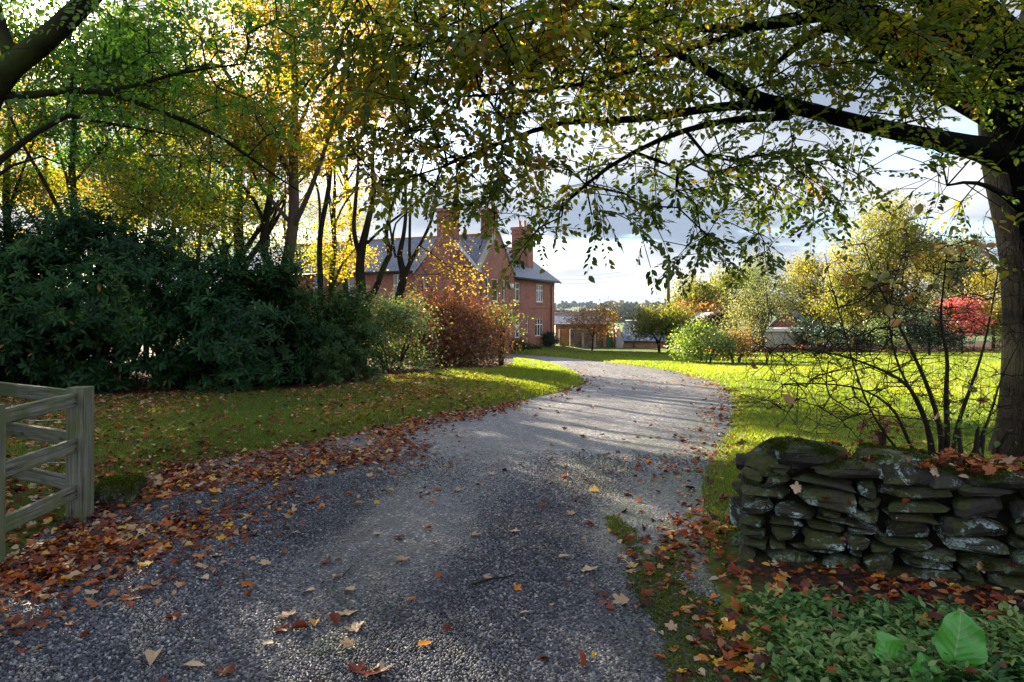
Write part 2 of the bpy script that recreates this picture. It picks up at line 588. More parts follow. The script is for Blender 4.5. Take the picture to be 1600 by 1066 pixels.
M['conifer_leaf'] = leaf_mat('conifer_leaf', [(0.0, (.010, .028, .014)), (.6, (.024, .06, .026)), (1, (.05, .10, .04))], trans=.2, gloss=.04)
M['grass_blade'] = leaf_mat('grass_blade', [(0.0, (.035, .060, .010)), (.45, (.085, .125, .012)), (.8, (.15, .17, .016)), (1, (.23, .20, .05))], trans=.55, tgain=3.0, tcol=(1.0, .95, .25), gloss=.03, mottled=.1)
M['litter'] = leaf_mat('litter', [(0.0, (.035, .013, .010)), (.2, (.11, .028, .016)), (.36, (.26, .055, .018)), (.5, (.42, .12, .025)), (.62, (.38, .19, .08)), (.78, (.56, .42, .28)), (.9, (.62, .38, .035)), (1, (.66, .22, .02))], trans=.2, tgain=1.3, tcol=(1, .85, .6), gloss=.025, rough=.4, mottled=.5)
M['periwinkle'] = leaf_mat('periwinkle', [(0.0, (.016, .05, .016)), (.5, (.045, .125, .034)), (.85, (.115, .22, .055)), (1, (.22, .30, .10))], trans=.25, tgain=1.7, gloss=.014, rough=.35)
M['bark_dark'] = bark_mat('bark_dark', (.010, .009, .007), (.035, .03, .024), .55)
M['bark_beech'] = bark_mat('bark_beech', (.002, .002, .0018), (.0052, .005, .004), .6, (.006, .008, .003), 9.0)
M['bark_brown'] = bark_mat('bark_brown', (.035, .025, .017), (.11, .085, .06), .35)
M['bark_green'] = bark_mat('bark_green', (.045, .045, .025), (.14, .13, .075), .6, (.09, .11, .03))
M['twig'] = bark_mat('twig', (.014, .011, .009), (.045, .035, .026), .25)
M['white_paint'] = plain_mat('white_paint', (.78, .77, .74), .45, .06)
M['brick'] = brick_mat('brick', (.25, .075, .052), (.37, .145, .10), (.32, .25, .21))
M['brick_pale'] = brick_mat('brick_pale', (.34, .16, .10), (.46, .26, .17), (.40, .33, .26), stain=.2)
M['stonework'] = brick_mat('stonework', (.12, .10, .08), (.23, .20, .155), (.06, .05, .042), .42, .19, .55)
M['slate'] = slate_mat('slate')
M['slate_blue'] = slate_mat('slate_blue', (.055, .085, .15))
M['lead'] = plain_mat('lead', (.36, .38, .42), .5, .1)
M['black_iron'] = plain_mat('black_iron', (.02, .02, .022), .5, .2)
M['terracotta'] = plain_mat('terracotta', (.36, .14, .08), .8, .2)
M['cement'] = plain_mat('cement', (.33, .31, .27), .9, .25, 9, .2, 0, .3)
M['green_paint'] = plain_mat('green_paint', (.012, .10, .045), .5, .12)
M['grey_board'] = plain_mat('grey_board', (.30, .31, .33), .7, .15)
M['gate_wood'] = plain_mat('gate_wood', (.32, .14, .06), .7, .3, 14)
M['cream_metal'] = plain_mat('cream_metal', (.52, .49, .38), .55, .08)
M['blue_sheet'] = plain_mat('blue_sheet', (.03, .10, .45), .4, .2)
M['pale_render'] = plain_mat('pale_render', (.36, .27, .18), .85, .15)
M['pole_wood'] = plain_mat('pole_wood', (.10, .095, .05), .9, .4, 20, .2, 0, .4)
M['ivy_brown'] = leaf_mat('ivy_brown', [(0.0, (.03, .018, .012)), (.6, (.075, .04, .024)), (1, (.13, .085, .04))], trans=.2, gloss=.04)


def glass_mat():
    m, t = new_mat('window_glass')
    pos = t.n('TexCoord').outputs['Object']
    n = t.noise(pos, 1.4, 2)
    c = t.mix(t.smooth(n, .4, .6), (.02, .022, .022), (.10, .09, .065))
    bmp = t.n('Bump', {'Height': t.noise(pos, 2.2, 2), 'Strength': .15, 'Distance': .05})
    out(t, t.n('BsdfPrincipled', {'Base Color': c, 'Roughness': .04, 'Specular IOR Level': .8, 'Normal': bmp.outputs[0]}).outputs[0])
    return m


M['glass'] = glass_mat()

# ------------------------------------------------------------------ the ground and the drive
def graded(a, b, fine_a, fine_b, step, grow=1.16):
    x = list(np.arange(fine_a, fine_b + 1e-6, step))
    s = step
    while x[-1] < b:
        s *= grow; x.append(x[-1] + s)
    s = step
    while x[0] > a:
        s *= grow; x.insert(0, x[0] - s)
    return np.array(x)


def grid_faces(nx, ny):
    i = np.arange(ny - 1)[:, None] * nx
    j = np.arange(nx - 1)[None]
    return np.stack([i + j, i + j + 1, i + nx + j + 1, i + nx + j], -1).reshape(-1, 4)


def soil_mask(x, y):
    """bare leaf mould under the shrubs and trees, flower beds"""
    p = np.stack([np.ravel(x), np.ravel(y)], 1)
    w = snoise(p, 31, .8).reshape(np.shape(x)) * 0.35
    edge = np.interp(x, [-30, -9.5, -6.5, -3.6, -2.9, -1.5, -0.6, 0.2], [11.0, 11.0, 11.8, 12.6, 15.2, 18.6, 20.3, 24.5])
    s = sstep((y - edge + w) / 0.6) * (x < 0.1) * (y < 60)
    s = np.maximum(s, sstep((-x - 4.5 + w) / .6) * (y < 9) * sstep((7.0 - y) / 1.0) * 0.7)
    for cx, cy, rx, ry in ((9.3, 25.3, 2.0, .8),):
        s = np.maximum(s, sstep((1.15 - np.hypot((x - cx) / rx, (y - cy) / ry) + w * .3) / .25))
    # strip along the foot of the dry stone wall and the ground cover corner
    s = np.maximum(s, sstep((4.75 - (y + 0.41 * (x - 1.4)) + w * .3) / .25) * sstep((x - 1.28) / .3) * (y < 6))
    s = np.maximum(s, sstep((y - 47.5 - .04 * (x - 8)) / .5) * (x > 12) * (y < 75))
    return np.clip(s, 0, 1)


def make_ground():
    xs = graded(-2600, 2600, -9.0, 9.0, 0.16, 1.13)
    ys = graded(-30, 5200, 2.0, 24.0, 0.16, 1.055)
    X, Y = np.meshgrid(xs, ys)
    D = drive_dist(X, Y)
    Z = terrain(X, Y, D)
    v = np.stack([X, Y, Z], -1).reshape(-1, 3)
    me = new_mesh('ground', v, [grid_faces(len(xs), len(ys))])
    for nm, val in (('soil', soil_mask(X, Y)), ('edge', np.clip(D, -3, 20))):
        at = me.attributes.new(nm, 'FLOAT', 'POINT')
        at.data.foreach_set('value', np.ravel(val).astype(np.float32))
    m, t = new_mat('ground')
    pos = t.n('TexCoord').outputs['Object']
    soil = t.n('Attribute', None, attribute_name='soil').outputs['Fac']
    n1 = t.noise(pos, 1.3, 6, .65)
    n2 = t.noise(pos, 38.0, 4, .7)
    grass = t.ramp(n2, [(.25, (.025, .040, .007)), (.55, (.075, .10, .012)), (.8, (.14, .15, .02))])
    grass = t.mix(t.math('MULTIPLY', t.smooth(n1, .5, .72), .5), grass, (.11, .10, .02))
    mould = t.ramp(n2, [(.3, (.018, .012, .009)), (.6, (.05, .03, .02)), (.8, (.10, .055, .03))])
    c = t.mix(soil, grass, mould)
    sp = t.n('SeparateXYZ', {0: pos})
    far = t.smooth(sp.outputs[1], 70, 120)
    vor = t.n('TexVoronoi', {'Vector': t.vmath('ADD', pos, t.vmath('MULTIPLY', t.n('TexNoise', {'Vector': pos, 'Scale': .004, 'Detail': 2}).outputs[1], (120, 120, 0))), 'Scale': .0042}).outputs[1]
    fv = t.n('SeparateColor', {0: vor}).outputs[0]
    field = t.ramp(fv, [(0, (.045, .10, .03)), (.35, (.07, .14, .035)), (.6, (.05, .085, .03)), (.8, (.12, .11, .05))], 'CONSTANT')
    c = t.mix(far, c, field)
    h = t.math('ADD', t.math('MULTIPLY', n2, .6), n1)
    bmp = t.n('Bump', {'Height': h, 'Strength': .8, 'Distance': .05})
    out(t, t.n('BsdfPrincipled', {'Base Color': c, 'Roughness': .95, 'Specular IOR Level': .12, 'Normal': bmp.outputs[0]}).outputs[0])
    me.materials.append(m)
    o = bpy.data.objects.new('ground', me)
    COL.objects.link(o)
    tag(o, 'mown lawn and earth falling away to the fields', 'ground', kind='structure')


def make_drive():
    n, k = 340, 44
    L, Rr = resample(LEFT, n), resample(RIGHT, n)
    # stations pair nearest along the bend
    L, Rr = LEFT, RIGHT
    sl = np.linspace(0, 1, n) * (len(L) - 1)
    ip = lambda A: np.stack([np.interp(sl, np.arange(len(A)), A[:, q]) for q in (0, 1)], 1)
    L, Rr = ip(L), ip(Rr)
    u = np.linspace(-.012, 1.012, k)[None, :, None]
    XY = L[:, None] * (1 - u) + Rr[:, None] * u
    z = gbase(XY[..., 0], XY[..., 1])
    p2 = XY.reshape(-1, 2)
    z = z + (snoise(p2, 41, .9) * .006).reshape(z.shape)
    # wheel tracks, a few millimetres deep, and the crown between them
    uu = u[0, :, 0]
    z = z - (0.012 * np.exp(-((uu - .30) / .09) ** 2) + .012 * np.exp(-((uu - .72) / .09) ** 2))[None]
    v = np.concatenate([XY, z[..., None]], -1).reshape(-1, 3)
    f = grid_faces(k, n)[:, ::-1]
    me = new_mesh('drive', v, [f])
    at = me.attributes.new('across', 'FLOAT', 'POINT')
    at.data.foreach_set('value', np.tile(uu, n).astype(np.float32))
    m, t = new_mat('gravel_drive')
    pos = t.n('TexCoord').outputs['Object']
    across = t.n('Attribute', None, attribute_name='across').outputs['Fac']
    vo = t.n('TexVoronoi', {'Vector': pos, 'Scale': 56.0, 'Randomness': .9})
    cell = t.n('SeparateColor', {0: vo.outputs[1]})
    base = t.ramp(cell.outputs[0], [(0, (.022, .024, .030)), (.4, (.070, .072, .088)), (.72, (.145, .146, .165)), (.92, (.29, .28, .275)), (1, (.46, .44, .40))])
    base = t.mix(t.math('MULTIPLY', t.smooth(vo.outputs[0], .30, .66), .8), base, (.022, .021, .021))
    n1 = t.noise(pos, .55, 6, .6)
    n2 = t.noise(pos, 2.6, 6, .7)
    base = t.mix(t.math('MULTIPLY', t.smooth(n1, .45, .7), .35), base, (.17, .15, .14))
    # coarser grit that still reads farther off, dusty wheel tracks and a darker crown
    v2 = t.n('SeparateColor', {0: t.n('TexVoronoi', {'Vector': pos, 'Scale': 21.0}).outputs[1]}).outputs[0]
    base = t.mix(1.0, base, t.ramp(v2, [(0, (.55, .55, .58)), (.5, (.95, .95, .95)), (1, (1.6, 1.55, 1.5))]), 'MULTIPLY')
    v3 = t.noise(t.n('Mapping', {'Vector': pos, 'Scale': (1, .5, 1)}).outputs[0], 7.0, 4, .75)
    base = t.mix(1.0, base, t.ramp(v3, [(.32, (.6, .6, .62)), (.5, (1, 1, 1)), (.66, (1.4, 1.36, 1.3))]), 'MULTIPLY')
    tr_ = t.math('ADD', t.smooth(t.math('ABSOLUTE', t.math('SUBTRACT', across, .32)), .13, .02), t.smooth(t.math('ABSOLUTE', t.math('SUBTRACT', across, .72)), .13, .02))
    base = t.mix(t.math('MULTIPLY', tr_, .30), t.mix(1.0, base, (.80, .80, .80), 'MULTIPLY'), t.mix(1.0, base, (1.5, 1.45, 1.4), 'MULTIPLY'))
    # moss along the strip the wheels miss and near the wall side
    sp = t.n('SeparateXYZ', {0: pos})
    lane = t.math('ADD', sp.outputs[0], t.math('MULTIPLY', sp.outputs[1], .04))
    nearf = t.smooth(sp.outputs[1], 11.0, 7.0)
    band = t.math('ADD', t.math('MULTIPLY', nearf, t.smooth(lane, .65, 1.05)), t.smooth(across, .86, .95))
    n2 = t.math('ADD', t.math('MULTIPLY', n2, .68), t.math('MULTIPLY', t.noise(pos, 21.0, 4, .7), .32))
    mossf = t.math('MULTIPLY', t.smooth(n2, .47, .54), t.math('MULTIPLY', band, .4), clamp=True)
    n3 = t.noise(t.n('Mapping', {'Vector': pos, 'Scale': (1.6, .45, 1)}).outputs[0], .9, 6, .65)
    base = t.mix(1.0, base, t.ramp(n3, [(.3, (.62, .62, .64)), (.5, (1, 1, 1)), (.68, (1.35, 1.3, 1.25))]), 'MULTIPLY')
    base = t.mix(mossf, base, t.mix(cell.outputs[1], (.03, .045, .008), (.10, .12, .02)))
    hgt = t.math('ADD', t.math('SUBTRACT', 1.0, vo.outputs[0]), t.math('MULTIPLY', v2, 1.2))
    bmp = t.n('Bump', {'Height': hgt, 'Strength': .9, 'Distance': .014})
    out(t, t.n('BsdfPrincipled', {'Base Color': base, 'Roughness': .5, 'Specular IOR Level': .5, 'Normal': bmp.outputs[0]}).outputs[0])
    me.materials.append(m)
    o = bpy.data.objects.new('drive', me)
    COL.objects.link(o)
    tag(o, 'curving grey gravel drive leading to the brick house', 'drive', kind='structure')


def drive_z(x, y):
    return gbase(np.asarray(x, float), np.asarray(y, float)) - .004


def make_gravel():
    """the pebbles of the drive as real stones where single ones can be made out"""
    s = .0158
    xs = np.arange(-5.0, 2.6, s)
    ys = np.arange(2.1, 8.2, s)
    X, Y = np.meshgrid(xs, ys)
    X = X + (np.arange(len(ys)) % 2)[:, None] * s / 2
    X = X + rng.uniform(-.42, .42, X.shape) * s
    Y = Y + rng.uniform(-.42, .42, Y.shape) * s
    X, Y = X.ravel(), Y.ravel()
    keep = (np.abs(X) < .80 * Y + .15) & (rng.random(len(X)) < np.clip((8.2 - Y) / 2.8, 0, 1))
    X, Y = X[keep], Y[keep]
    d = drive_dist(X, Y)
    keep = d < .10 + .35 * (rng.random(len(X)) ** 3)
    X, Y = X[keep], Y[keep]
    N = len(X)
    k = 6
    a = np.arange(k) * 2 * math.pi / k
    T = np.vstack([np.c_[np.cos(a), np.sin(a), np.full(k, -.25)], np.c_[.78 * np.cos(a + .5), .78 * np.sin(a + .5), np.full(k, .50)], [[0, 0, .8]]])
    F4 = np.array([[i, (i + 1) % k, k + (i + 1) % k, k + i] for i in range(k)])
    F3 = np.array([[k + i, k + (i + 1) % k, 2 * k] for i in range(k)])
    S = rng.uniform(.0056, .0104, N)[:, None] * rng.uniform(.75, 1.3, (N, 3)) * np.array([1, 1, .75])
    rz = rng.uniform(0, 6.28, N)
    tilt = rng.normal(0, .22, (N, 2))
    V = T[None] * S[:, None]
    V = V * (1 + rng.normal(0, .09, V.shape))
    x = V[..., 0] * np.cos(rz)[:, None] - V[..., 1] * np.sin(rz)[:, None]
    y = V[..., 0] * np.sin(rz)[:, None] + V[..., 1] * np.cos(rz)[:, None]
    z = V[..., 2] + x * tilt[:, :1] + y * tilt[:, 1:]
    base = np.stack([X, Y, drive_z(X, Y) + .001 + .003 * rng.random(N)], 1)
    V = np.stack([x, y, z], -1) + base[:, None]
    off = (np.arange(N) * len(T))[:, None, None]
    mb = MB()
    tn = np.clip(rng.beta(2.0, 3.2, N) + .08 * snoise(np.c_[X, Y], 5, 1.5), 0, 1)
    mb.add(V.reshape(-1, 3), [(F4[None] + off).reshape(-1, 4), (F3[None] + off).reshape(-1, 3)], np.repeat(tn, len(T)))
    m, t = new_mat('pebble')
    tt = t.n('Attribute', None, attribute_name='tint').outputs['Fac']
    pos = t.n('TexCoord').outputs['Object']
    c = t.ramp(tt, [(0, (.014, .015, .019)), (.3, (.052, .054, .067)), (.55, (.115, .116, .135)), (.8, (.25, .245, .245)), (1, (.50, .47, .42))])
    n2 = t.noise(pos, 2.6, 6, .7)
    sp = t.n('SeparateXYZ', {0: pos})
    # moss between the stones: a strip right of the middle and the wall side
    lane = t.math('ADD', sp.outputs[0], t.math('MULTIPLY', sp.outputs[1], .04))
    n2 = t.math('ADD', t.math('MULTIPLY', n2, .68), t.math('MULTIPLY', t.noise(pos, 21.0, 4, .7), .32))
    f = t.math('MULTIPLY', t.smooth(n2, .47, .54), t.math('ADD', t.smooth(lane, .65, 1.05), t.math('MULTIPLY', t.smooth(t.math('ABSOLUTE', t.math('ADD', lane, .75)), .35, .0), .8)), clamp=True)
    c = t.mix(t.math('MULTIPLY', f, .35), c, t.mix(t.noise(pos, 90, 2), (.03, .045, .008), (.16, .19, .025)))
    # damp darker tracks and paler, dustier stone between them
    n3 = t.noise(t.n('Mapping', {'Vector': pos, 'Scale': (1.6, .45, 1)}).outputs[0], .9, 6, .65)
    c = t.mix(1.0, c, t.ramp(n3, [(.3, (.62, .62, .64)), (.5, (1, 1, 1)), (.68, (1.35, 1.3, 1.25))]), 'MULTIPLY')
    out(t, t.n('BsdfPrincipled', {'Base Color': c, 'Roughness': .6, 'Specular IOR Level': .15}).outputs[0])
    o = mb.build('gravel', m)
    tag(o, 'small grey rounded stones packed over the drive', 'gravel', kind='stuff')


make_ground()
make_drive()
make_gravel()

# ------------------------------------------------------------------ the brick house
TH = R(25)
HO = np.array([-2.1, 43.0])
GZ = -1.25          # ground level at the house
EZ = 4.15           # eaves


def wall_face(mb, a, b, z0, z1, holes, inward, depth=.12, mi=0):
    """rectangle between plan points a and b with openings (s0, s1, z0, z1); reveals go inwards"""
    a, b, inward = np.asarray(a, float), np.asarray(b, float), np.asarray(inward, float)
    L = np.linalg.norm(b - a); e = (b - a) / L
    ss = sorted({0.0, L, *[h[0] for h in holes], *[h[1] for h in holes]})
    zs = sorted({z0, z1, *[h[2] for h in holes], *[h[3] for h in holes]})
    pt = lambda s, z, d=0: np.array([*(a + e * s + inward * d), z])
    flip = np.cross(np.array([*e, 0]), [0, 0, 1])[:2] @ inward > 0
    def q(p):
        mb.add(np.array(p[::-1] if flip else p), np.array([[0, 1, 2, 3]]), .5, mi)
    for i in range(len(ss) - 1):
        for j in range(len(zs) - 1):
            sm, zm = (ss[i] + ss[i + 1]) / 2, (zs[j] + zs[j + 1]) / 2
            if any(h[0] < sm < h[1] and h[2] < zm < h[3] for h in holes): continue
            q([pt(ss[i], zs[j]), pt(ss[i + 1], zs[j]), pt(ss[i + 1], zs[j + 1]), pt(ss[i], zs[j + 1])])
    for s0, s1, h0, h1 in holes:
        q([pt(s0, h0), pt(s0, h0, depth), pt(s0, h1, depth), pt(s0, h1)])
        q([pt(s1, h0, depth), pt(s1, h0), pt(s1, h1), pt(s1, h1, depth)])
        q([pt(s0, h1), pt(s0, h1, depth), pt(s1, h1, depth), pt(s1, h1)])
        q([pt(s0, h0, depth), pt(s0, h0), pt(s1, h0), pt(s1, h0, depth)])


def roof_slope(mb, a, b, c, d, thick=.07, mi=0, store=None):
    """slab with lower edge a-b and upper edge d-c; slope coordinates are kept for the slates"""
    a, b, c, d = (np.asarray(q, float) for q in (a, b, c, d))
    n = unit(np.cross(b - a, d - a))
    if n[2] < 0: n = -n
    top = np.array([a, b, c, d]) + n * thick
    bot = np.array([a, b, c, d])
    e = unit(b - a); g = unit(np.cross(n, e))
    v = np.vstack([top, bot])
    f = [[0, 1, 2, 3], [7, 6, 5, 4]] + [[i, 4 + i, 4 + (i + 1) % 4, (i + 1) % 4] for i in range(4)]
    mb.add(v, np.array(f), .5, mi)
    if store is not None:
        for p in v: store.append([p @ e, p @ g, 0])


def slope_attr(o, store):
    at = o.data.attributes.new('slope', 'FLOAT_VECTOR', 'POINT')
    at.data.foreach_set('vector', np.asarray(store, np.float32).ravel())


def make_window(parent, a, e, inward, s0, s1, z0, z1, lights=2, transom=.62, depth=.12, curtain=True):
    """a > frame, pane, sill and mullions, set in a reveal"""
    a, e, inward = (np.asarray(q, float) for q in (a, e, inward))
    w = .06
    def bar(mb, sa, sb, za, zb, d0, d1):
        p0 = a + e * sa + inward * d0; p1 = a + e * sb + inward * d1
        c = np.array([[*(a + e * s + inward * d), z] for s in (sa, sb) for d in (d0, d1) for z in (za, zb)])
        f = np.array([[0, 1, 3, 2], [4, 6, 7, 5], [0, 4, 5, 1], [2, 3, 7, 6], [0, 2, 6, 4], [1, 5, 7, 3]])
        mb.add(c, f)
    d0, d1 = depth - .06, depth - .002
    fr = MB()
    bar(fr, s0 + .002, s0 + w, z0 + .002, z1 - .002, d0, d1)
    bar(fr, s1 - w, s1 - .002, z0 + .002, z1 - .002, d0, d1)
    bar(fr, s0 + w, s1 - w, z0 + .002, z0 + w + .02, d0, d1)
    bar(fr, s0 + w, s1 - w, z1 - w, z1 - .002, d0, d1)
    for i in range(1, lights):
        s = s0 + (s1 - s0) * i / lights
        bar(fr, s - .032, s + .032, z0 + w + .02, z1 - w, d0 - .004, d1 - .003)
    if transom:
        zt = z0 + (z1 - z0) * transom
        bar(fr, s0 + w, s1 - w, zt - .03, zt + .03, d0 + .006, d1 - .006)
    win = fr.build('window', M['white_paint'], parent, smooth=False)
    gl = MB()
    dd = depth - .025
    gl.quad([*(a + e * (s0 + .03) + inward * dd), z0 + .03], [*(a + e * (s1 - .03) + inward * dd), z0 + .03], [*(a + e * (s1 - .03) + inward * dd), z1 - .03], [*(a + e * (s0 + .03) + inward * dd), z1 - .03])
    gl.build('pane', M['glass'], win, smooth=False)
    sl = MB()
    bar(sl, s0 - .08, s1 + .08, z0 - .11, z0 - .003, -.07, .05)
    sl.build('sill', M['terracotta'] if not curtain else M['cement'], win, smooth=False)
    return win


def make_house():
    root = empty('brick_house', (HO[0], HO[1], 0), R(90) - TH)
    tag(root, 'large red brick country house with slate roofs and tall chimneys', 'house')
    mb = MB()
    D = .12
    Z = lambda h: h
    f1 = (2.42, 3.78)
    g1 = (-.20, 1.16)
    # local axes: u along the entrance side (away), v along the garden side
    # garden side, main block (set back) and gable (flush with v axis)
    hm = [(6.0, 6.69, 2.75, 4.2), (9.4, 9.62, 2.8, 4.15), (9.94, 10.9, 2.8, 4.15), (12.6, 13.6, 2.8, 4.15)]
    hg = [(6.0 + .1, 6.75, -.2, 1.25), (9.9, 10.9, -.2, 1.25)]
    holes = [(s0 - 4.8, s1 - 4.8, a, b) for s0, s1, a, b in hm + hg]
    wall_face(mb, (.3, 4.8), (.3, 17.0), GZ - .6, EZ + .28, holes, (1, 0))
    hgab = [(3.58, 4.12, 2.5, 3.95)]
    wall_face(mb, (0, 0), (0, 4.8), GZ - .6, EZ, hgab, (1, 0))
    mb.quad((0, 4.8, GZ - .6), (.3, 4.8, GZ - .6), (.3, 4.8, EZ), (0, 4.8, EZ))
    # entrance side: gable end, then the wing set back
    he = [(.98, 1.43, 2.66, 3.86), (1.9, 2.84, 2.36, 3.86), (3.38, 3.87, 2.42, 3.86)]
    wall_face(mb, (0, 0), (5.4, 0), GZ - .6, EZ, he, (0, 1))
    mb.quad((5.4, 0, GZ - .6), (5.4, .3, GZ - .6), (5.4, .3, EZ), (5.4, 0, EZ))
    hw = [(5.75, 7.0, *f1), (10.0, 11.5, *f1), (5.75, 6.98, *g1), (9.85, 11.4, *g1), (8.08, 8.5, .1, 1.2)]
    wall_face(mb, (5.4, .3), (13.8, .3), GZ - .6, EZ, [(a - 5.4, b - 5.4, c, d) for a, b, c, d in hw], (0, 1))
    wall_face(mb, (13.8, .3), (13.8, 6.9), GZ - .6, EZ, [], (-1, 0))
    wall_face(mb, (13.8, 6.9), (5.4, 6.9), GZ - .6, EZ, [], (0, -1))
    wall_face(mb, (5.4, 6.9), (5.4, 17.0), GZ - .6, EZ, [], (-1, 0))
    wall_face(mb, (.3, 17.0), (5.4, 17.0), GZ - .6, EZ, [], (0, -1))
    # gable triangles (solid, parapet stands a little proud of the slates)
    def gable(p, q, apex, inward, t=.24):
        p, q, apex, i = (np.asarray(w, float) for w in (p, q, apex, inward))
        v = np.array([p, q, apex, p + i * t, q + i * t, apex + i * t])
        mb.add(v, [np.array([[0, 1, 2], [5, 4, 3]]), np.array([[0, 2, 5, 3], [1, 4, 5, 2]])])
    gable((0, 0, EZ), (0, 4.8, EZ), (0, 2.4, 6.75), (1, 0, 0))
    gable((0, 0, EZ), (5.4, 0, EZ), (2.7, 0, 6.96), (0, 1, 0))
    gable((13.8, .3, EZ), (13.8, 6.9, EZ), (13.8, 3.6, 6.8), (-1, 0, 0))
    gable((.3, 17.0, EZ), (5.4, 17.0, EZ), (2.85, 17.0, 6.8), (0, -1, 0))
    wall = mb.build('wall', M['brick'], root, smooth=False)
    # plinth courses and string course
    st = MB()
    st.box((5.42, .262, 1.98), (13.78, .298, 2.12))
    st.box((5.42, .25, GZ - .3), (13.8, .298, GZ + .35))
    st.box((-.045, -.045, GZ - .3), (5.4, -.002, GZ + .35))
    st.build('string_course', M['brick'], root, smooth=False)
    # roofs
    mb = MB(); st = []
    roof_slope(mb, (-.02, 17.3, EZ + .22), (-.02, 4.6, EZ + .22), (2.7, 4.6, 6.82), (2.7, 17.3, 6.82), store=st)
    roof_slope(mb, (5.65, .26, EZ - .08), (5.65, 17.3, EZ - .08), (2.7, 17.3, 6.8), (2.7, .26, 6.8), store=st)
    roof_slope(mb, (-.02, 4.6, EZ - .05), (.0, .26, EZ - .05), (2.7, .26, 6.8), (2.7, 4.6, 6.8), .065, store=st)
    o = mb.build('roof', M['slate'], root, smooth=False); slope_attr(o, st)
    mb = MB(); st = []
    roof_slope(mb, (.25, .04, EZ + .02), (4.0, .04, EZ + .02), (4.0, 2.4, 6.6), (.25, 2.4, 6.6), .06, store=st)
    roof_slope(mb, (4.0, 4.9, EZ - .08), (.25, 4.9, EZ - .08), (.25, 2.4, 6.6), (4.0, 2.4, 6.6), .06, store=st)
    o = mb.build('roof', M['slate'], root, smooth=False); slope_attr(o, st)
    mb = MB(); st = []
    roof_slope(mb, (5.2, -.08, EZ - .06), (14.05, -.08, EZ - .06), (14.05, 3.6, 6.78), (5.2, 3.6, 6.78), store=st)
    roof_slope(mb, (14.05, 7.2, EZ - .06), (5.2, 7.2, EZ - .06), (5.2, 3.6, 6.78), (14.05, 3.6, 6.78), store=st)
    o = mb.build('roof', M['slate'], root, smooth=False); slope_attr(o, st)
    rd = MB()
    rd.tube([(2.7, .1, 6.89), (2.7, 17.3, 6.89)], .08, 6)
    rd.tube([(5.2, 3.6, 6.87), (14.1, 3.6, 6.87)], .08, 6)
    rd.build('ridge_tile', M['terracotta'], root)
    # lead on the gable's verge and valley
    ld = MB()
    for p, q in (((-.10, -.06, EZ + .02), (-.10, 2.2, 6.58)), ((-.10, 4.86, EZ + .02), (-.10, 2.6, 6.58))):
        p, q = np.array(p), np.array(q)
        up = np.array([0, 0, .10])
        wdt = np.array([.42, 0, 0])
        ld.add(np.array([p, q, q + wdt, p + wdt, p + up, q + up, q + wdt + up, p + wdt + up]), np.array([[0, 1, 2, 3], [7, 6, 5, 4], [0, 4, 5, 1], [1, 5, 6, 2], [2, 6, 7, 3], [3, 7, 4, 0]]))
    ld.build('flashing', M['lead'], root, smooth=False)
    cp = MB()
    for p, q in (((-.04, -.08, EZ + .05), (2.6, -.08, 6.97)), ((5.44, -.08, EZ + .05), (2.8, -.08, 6.97))):
        p, q = np.array(p), np.array(q)
        up = np.array([0, 0, .11]); wdt = np.array([0, .40, 0])
        cp.add(np.array([p, q, q + wdt, p + wdt, p + up, q + up, q + wdt + up, p + wdt + up]), np.array([[0, 1, 2, 3], [7, 6, 5, 4], [0, 4, 5, 1], [1, 5, 6, 2], [2, 6, 7, 3], [3, 7, 4, 0]]))
    cp.build('coping', M['cement'], root, smooth=False)
    # chimneys
    def chimney(u, v, wu, wv, z0, z1, pots=0):
        mb = MB()
        mb.box((u - wu, v - wv, z0), (u + wu, v + wv, z1))
        mb.box((u - wu - .06, v - wv - .06, z1 - .55), (u + wu + .06, v + wv + .06, z1 - .40))
        mb.box((u - wu - .07, v - wv - .07, z1 - .22), (u + wu + .07, v + wv + .07, z1 + .02))
        c = mb.build('chimney', M['brick'], root, smooth=False)
        for i in range(pots):
            pv = v + (i - (pots - 1) / 2) * .45
            mb = MB()
            h = np.array([0, .04, .06, .45, .5, .55])
            mb.tube(np.stack([np.full(6, u), np.full(6, pv), z1 + .01 + h], 1), [.13, .13, .11, .10, .13, .12], 10)
            mb.build('chimney_pot', M['terracotta'], c)
    chimney(.30, 2.4, .36, .62, 5.9, 8.35)
    mb = MB()
    mb.box((-.28, 1.55, GZ - .3), (-.003, 3.25, 5.6))
    mb.add(np.array([[-.28, 1.55, 5.6], [-.28, 3.25, 5.6], [-.003, 3.25, 5.6], [-.003, 1.55, 5.6], [-.06, 1.8, 6.5], [-.06, 3.0, 6.5], [-.003, 3.0, 6.5], [-.003, 1.8, 6.5]]), np.array([[0, 1, 5, 4], [1, 2, 6, 5], [3, 0, 4, 7], [4, 5, 6, 7]]))
    mb.build('chimney_breast', M['brick'], root, smooth=False)
    chimney(2.7, .62, .38, .45, 6.6, 8.5, 2)
    chimney(11.0, 1.9, .48, .72, 4.9, 8.3, 2)
    # windows
    for s0, s1, a, b in hm:
        make_window(root, (.3, 0), (0, 1), (1, 0), s0, s1, a, b, 2 if s1 - s0 > .5 else 1, .5)
    for s0, s1, a, b in hg:
        make_window(root, (.3, 0), (0, 1), (1, 0), s0, s1, a, b, 2, .62)
    for s0, s1, a, b in hgab:
        make_window(root, (0, 0), (0, 1), (1, 0), s0, s1, a, b, 1, .5)
    for s0, s1, a, b in he:
        make_window(root, (0, 0), (1, 0), (0, 1), s0, s1, a, b, 1, .5 if s1 - s0 > .6 else .5, curtain=False)
    for s0, s1, a, b in hw:
        make_window(root, (0, .3), (1, 0), (0, 1), s0, s1, a, b, 3 if s1 - s0 > 1.3 else (2 if s1 - s0 > .6 else 1), .66, curtain=False)
    # rainwater goods
    gt = MB()
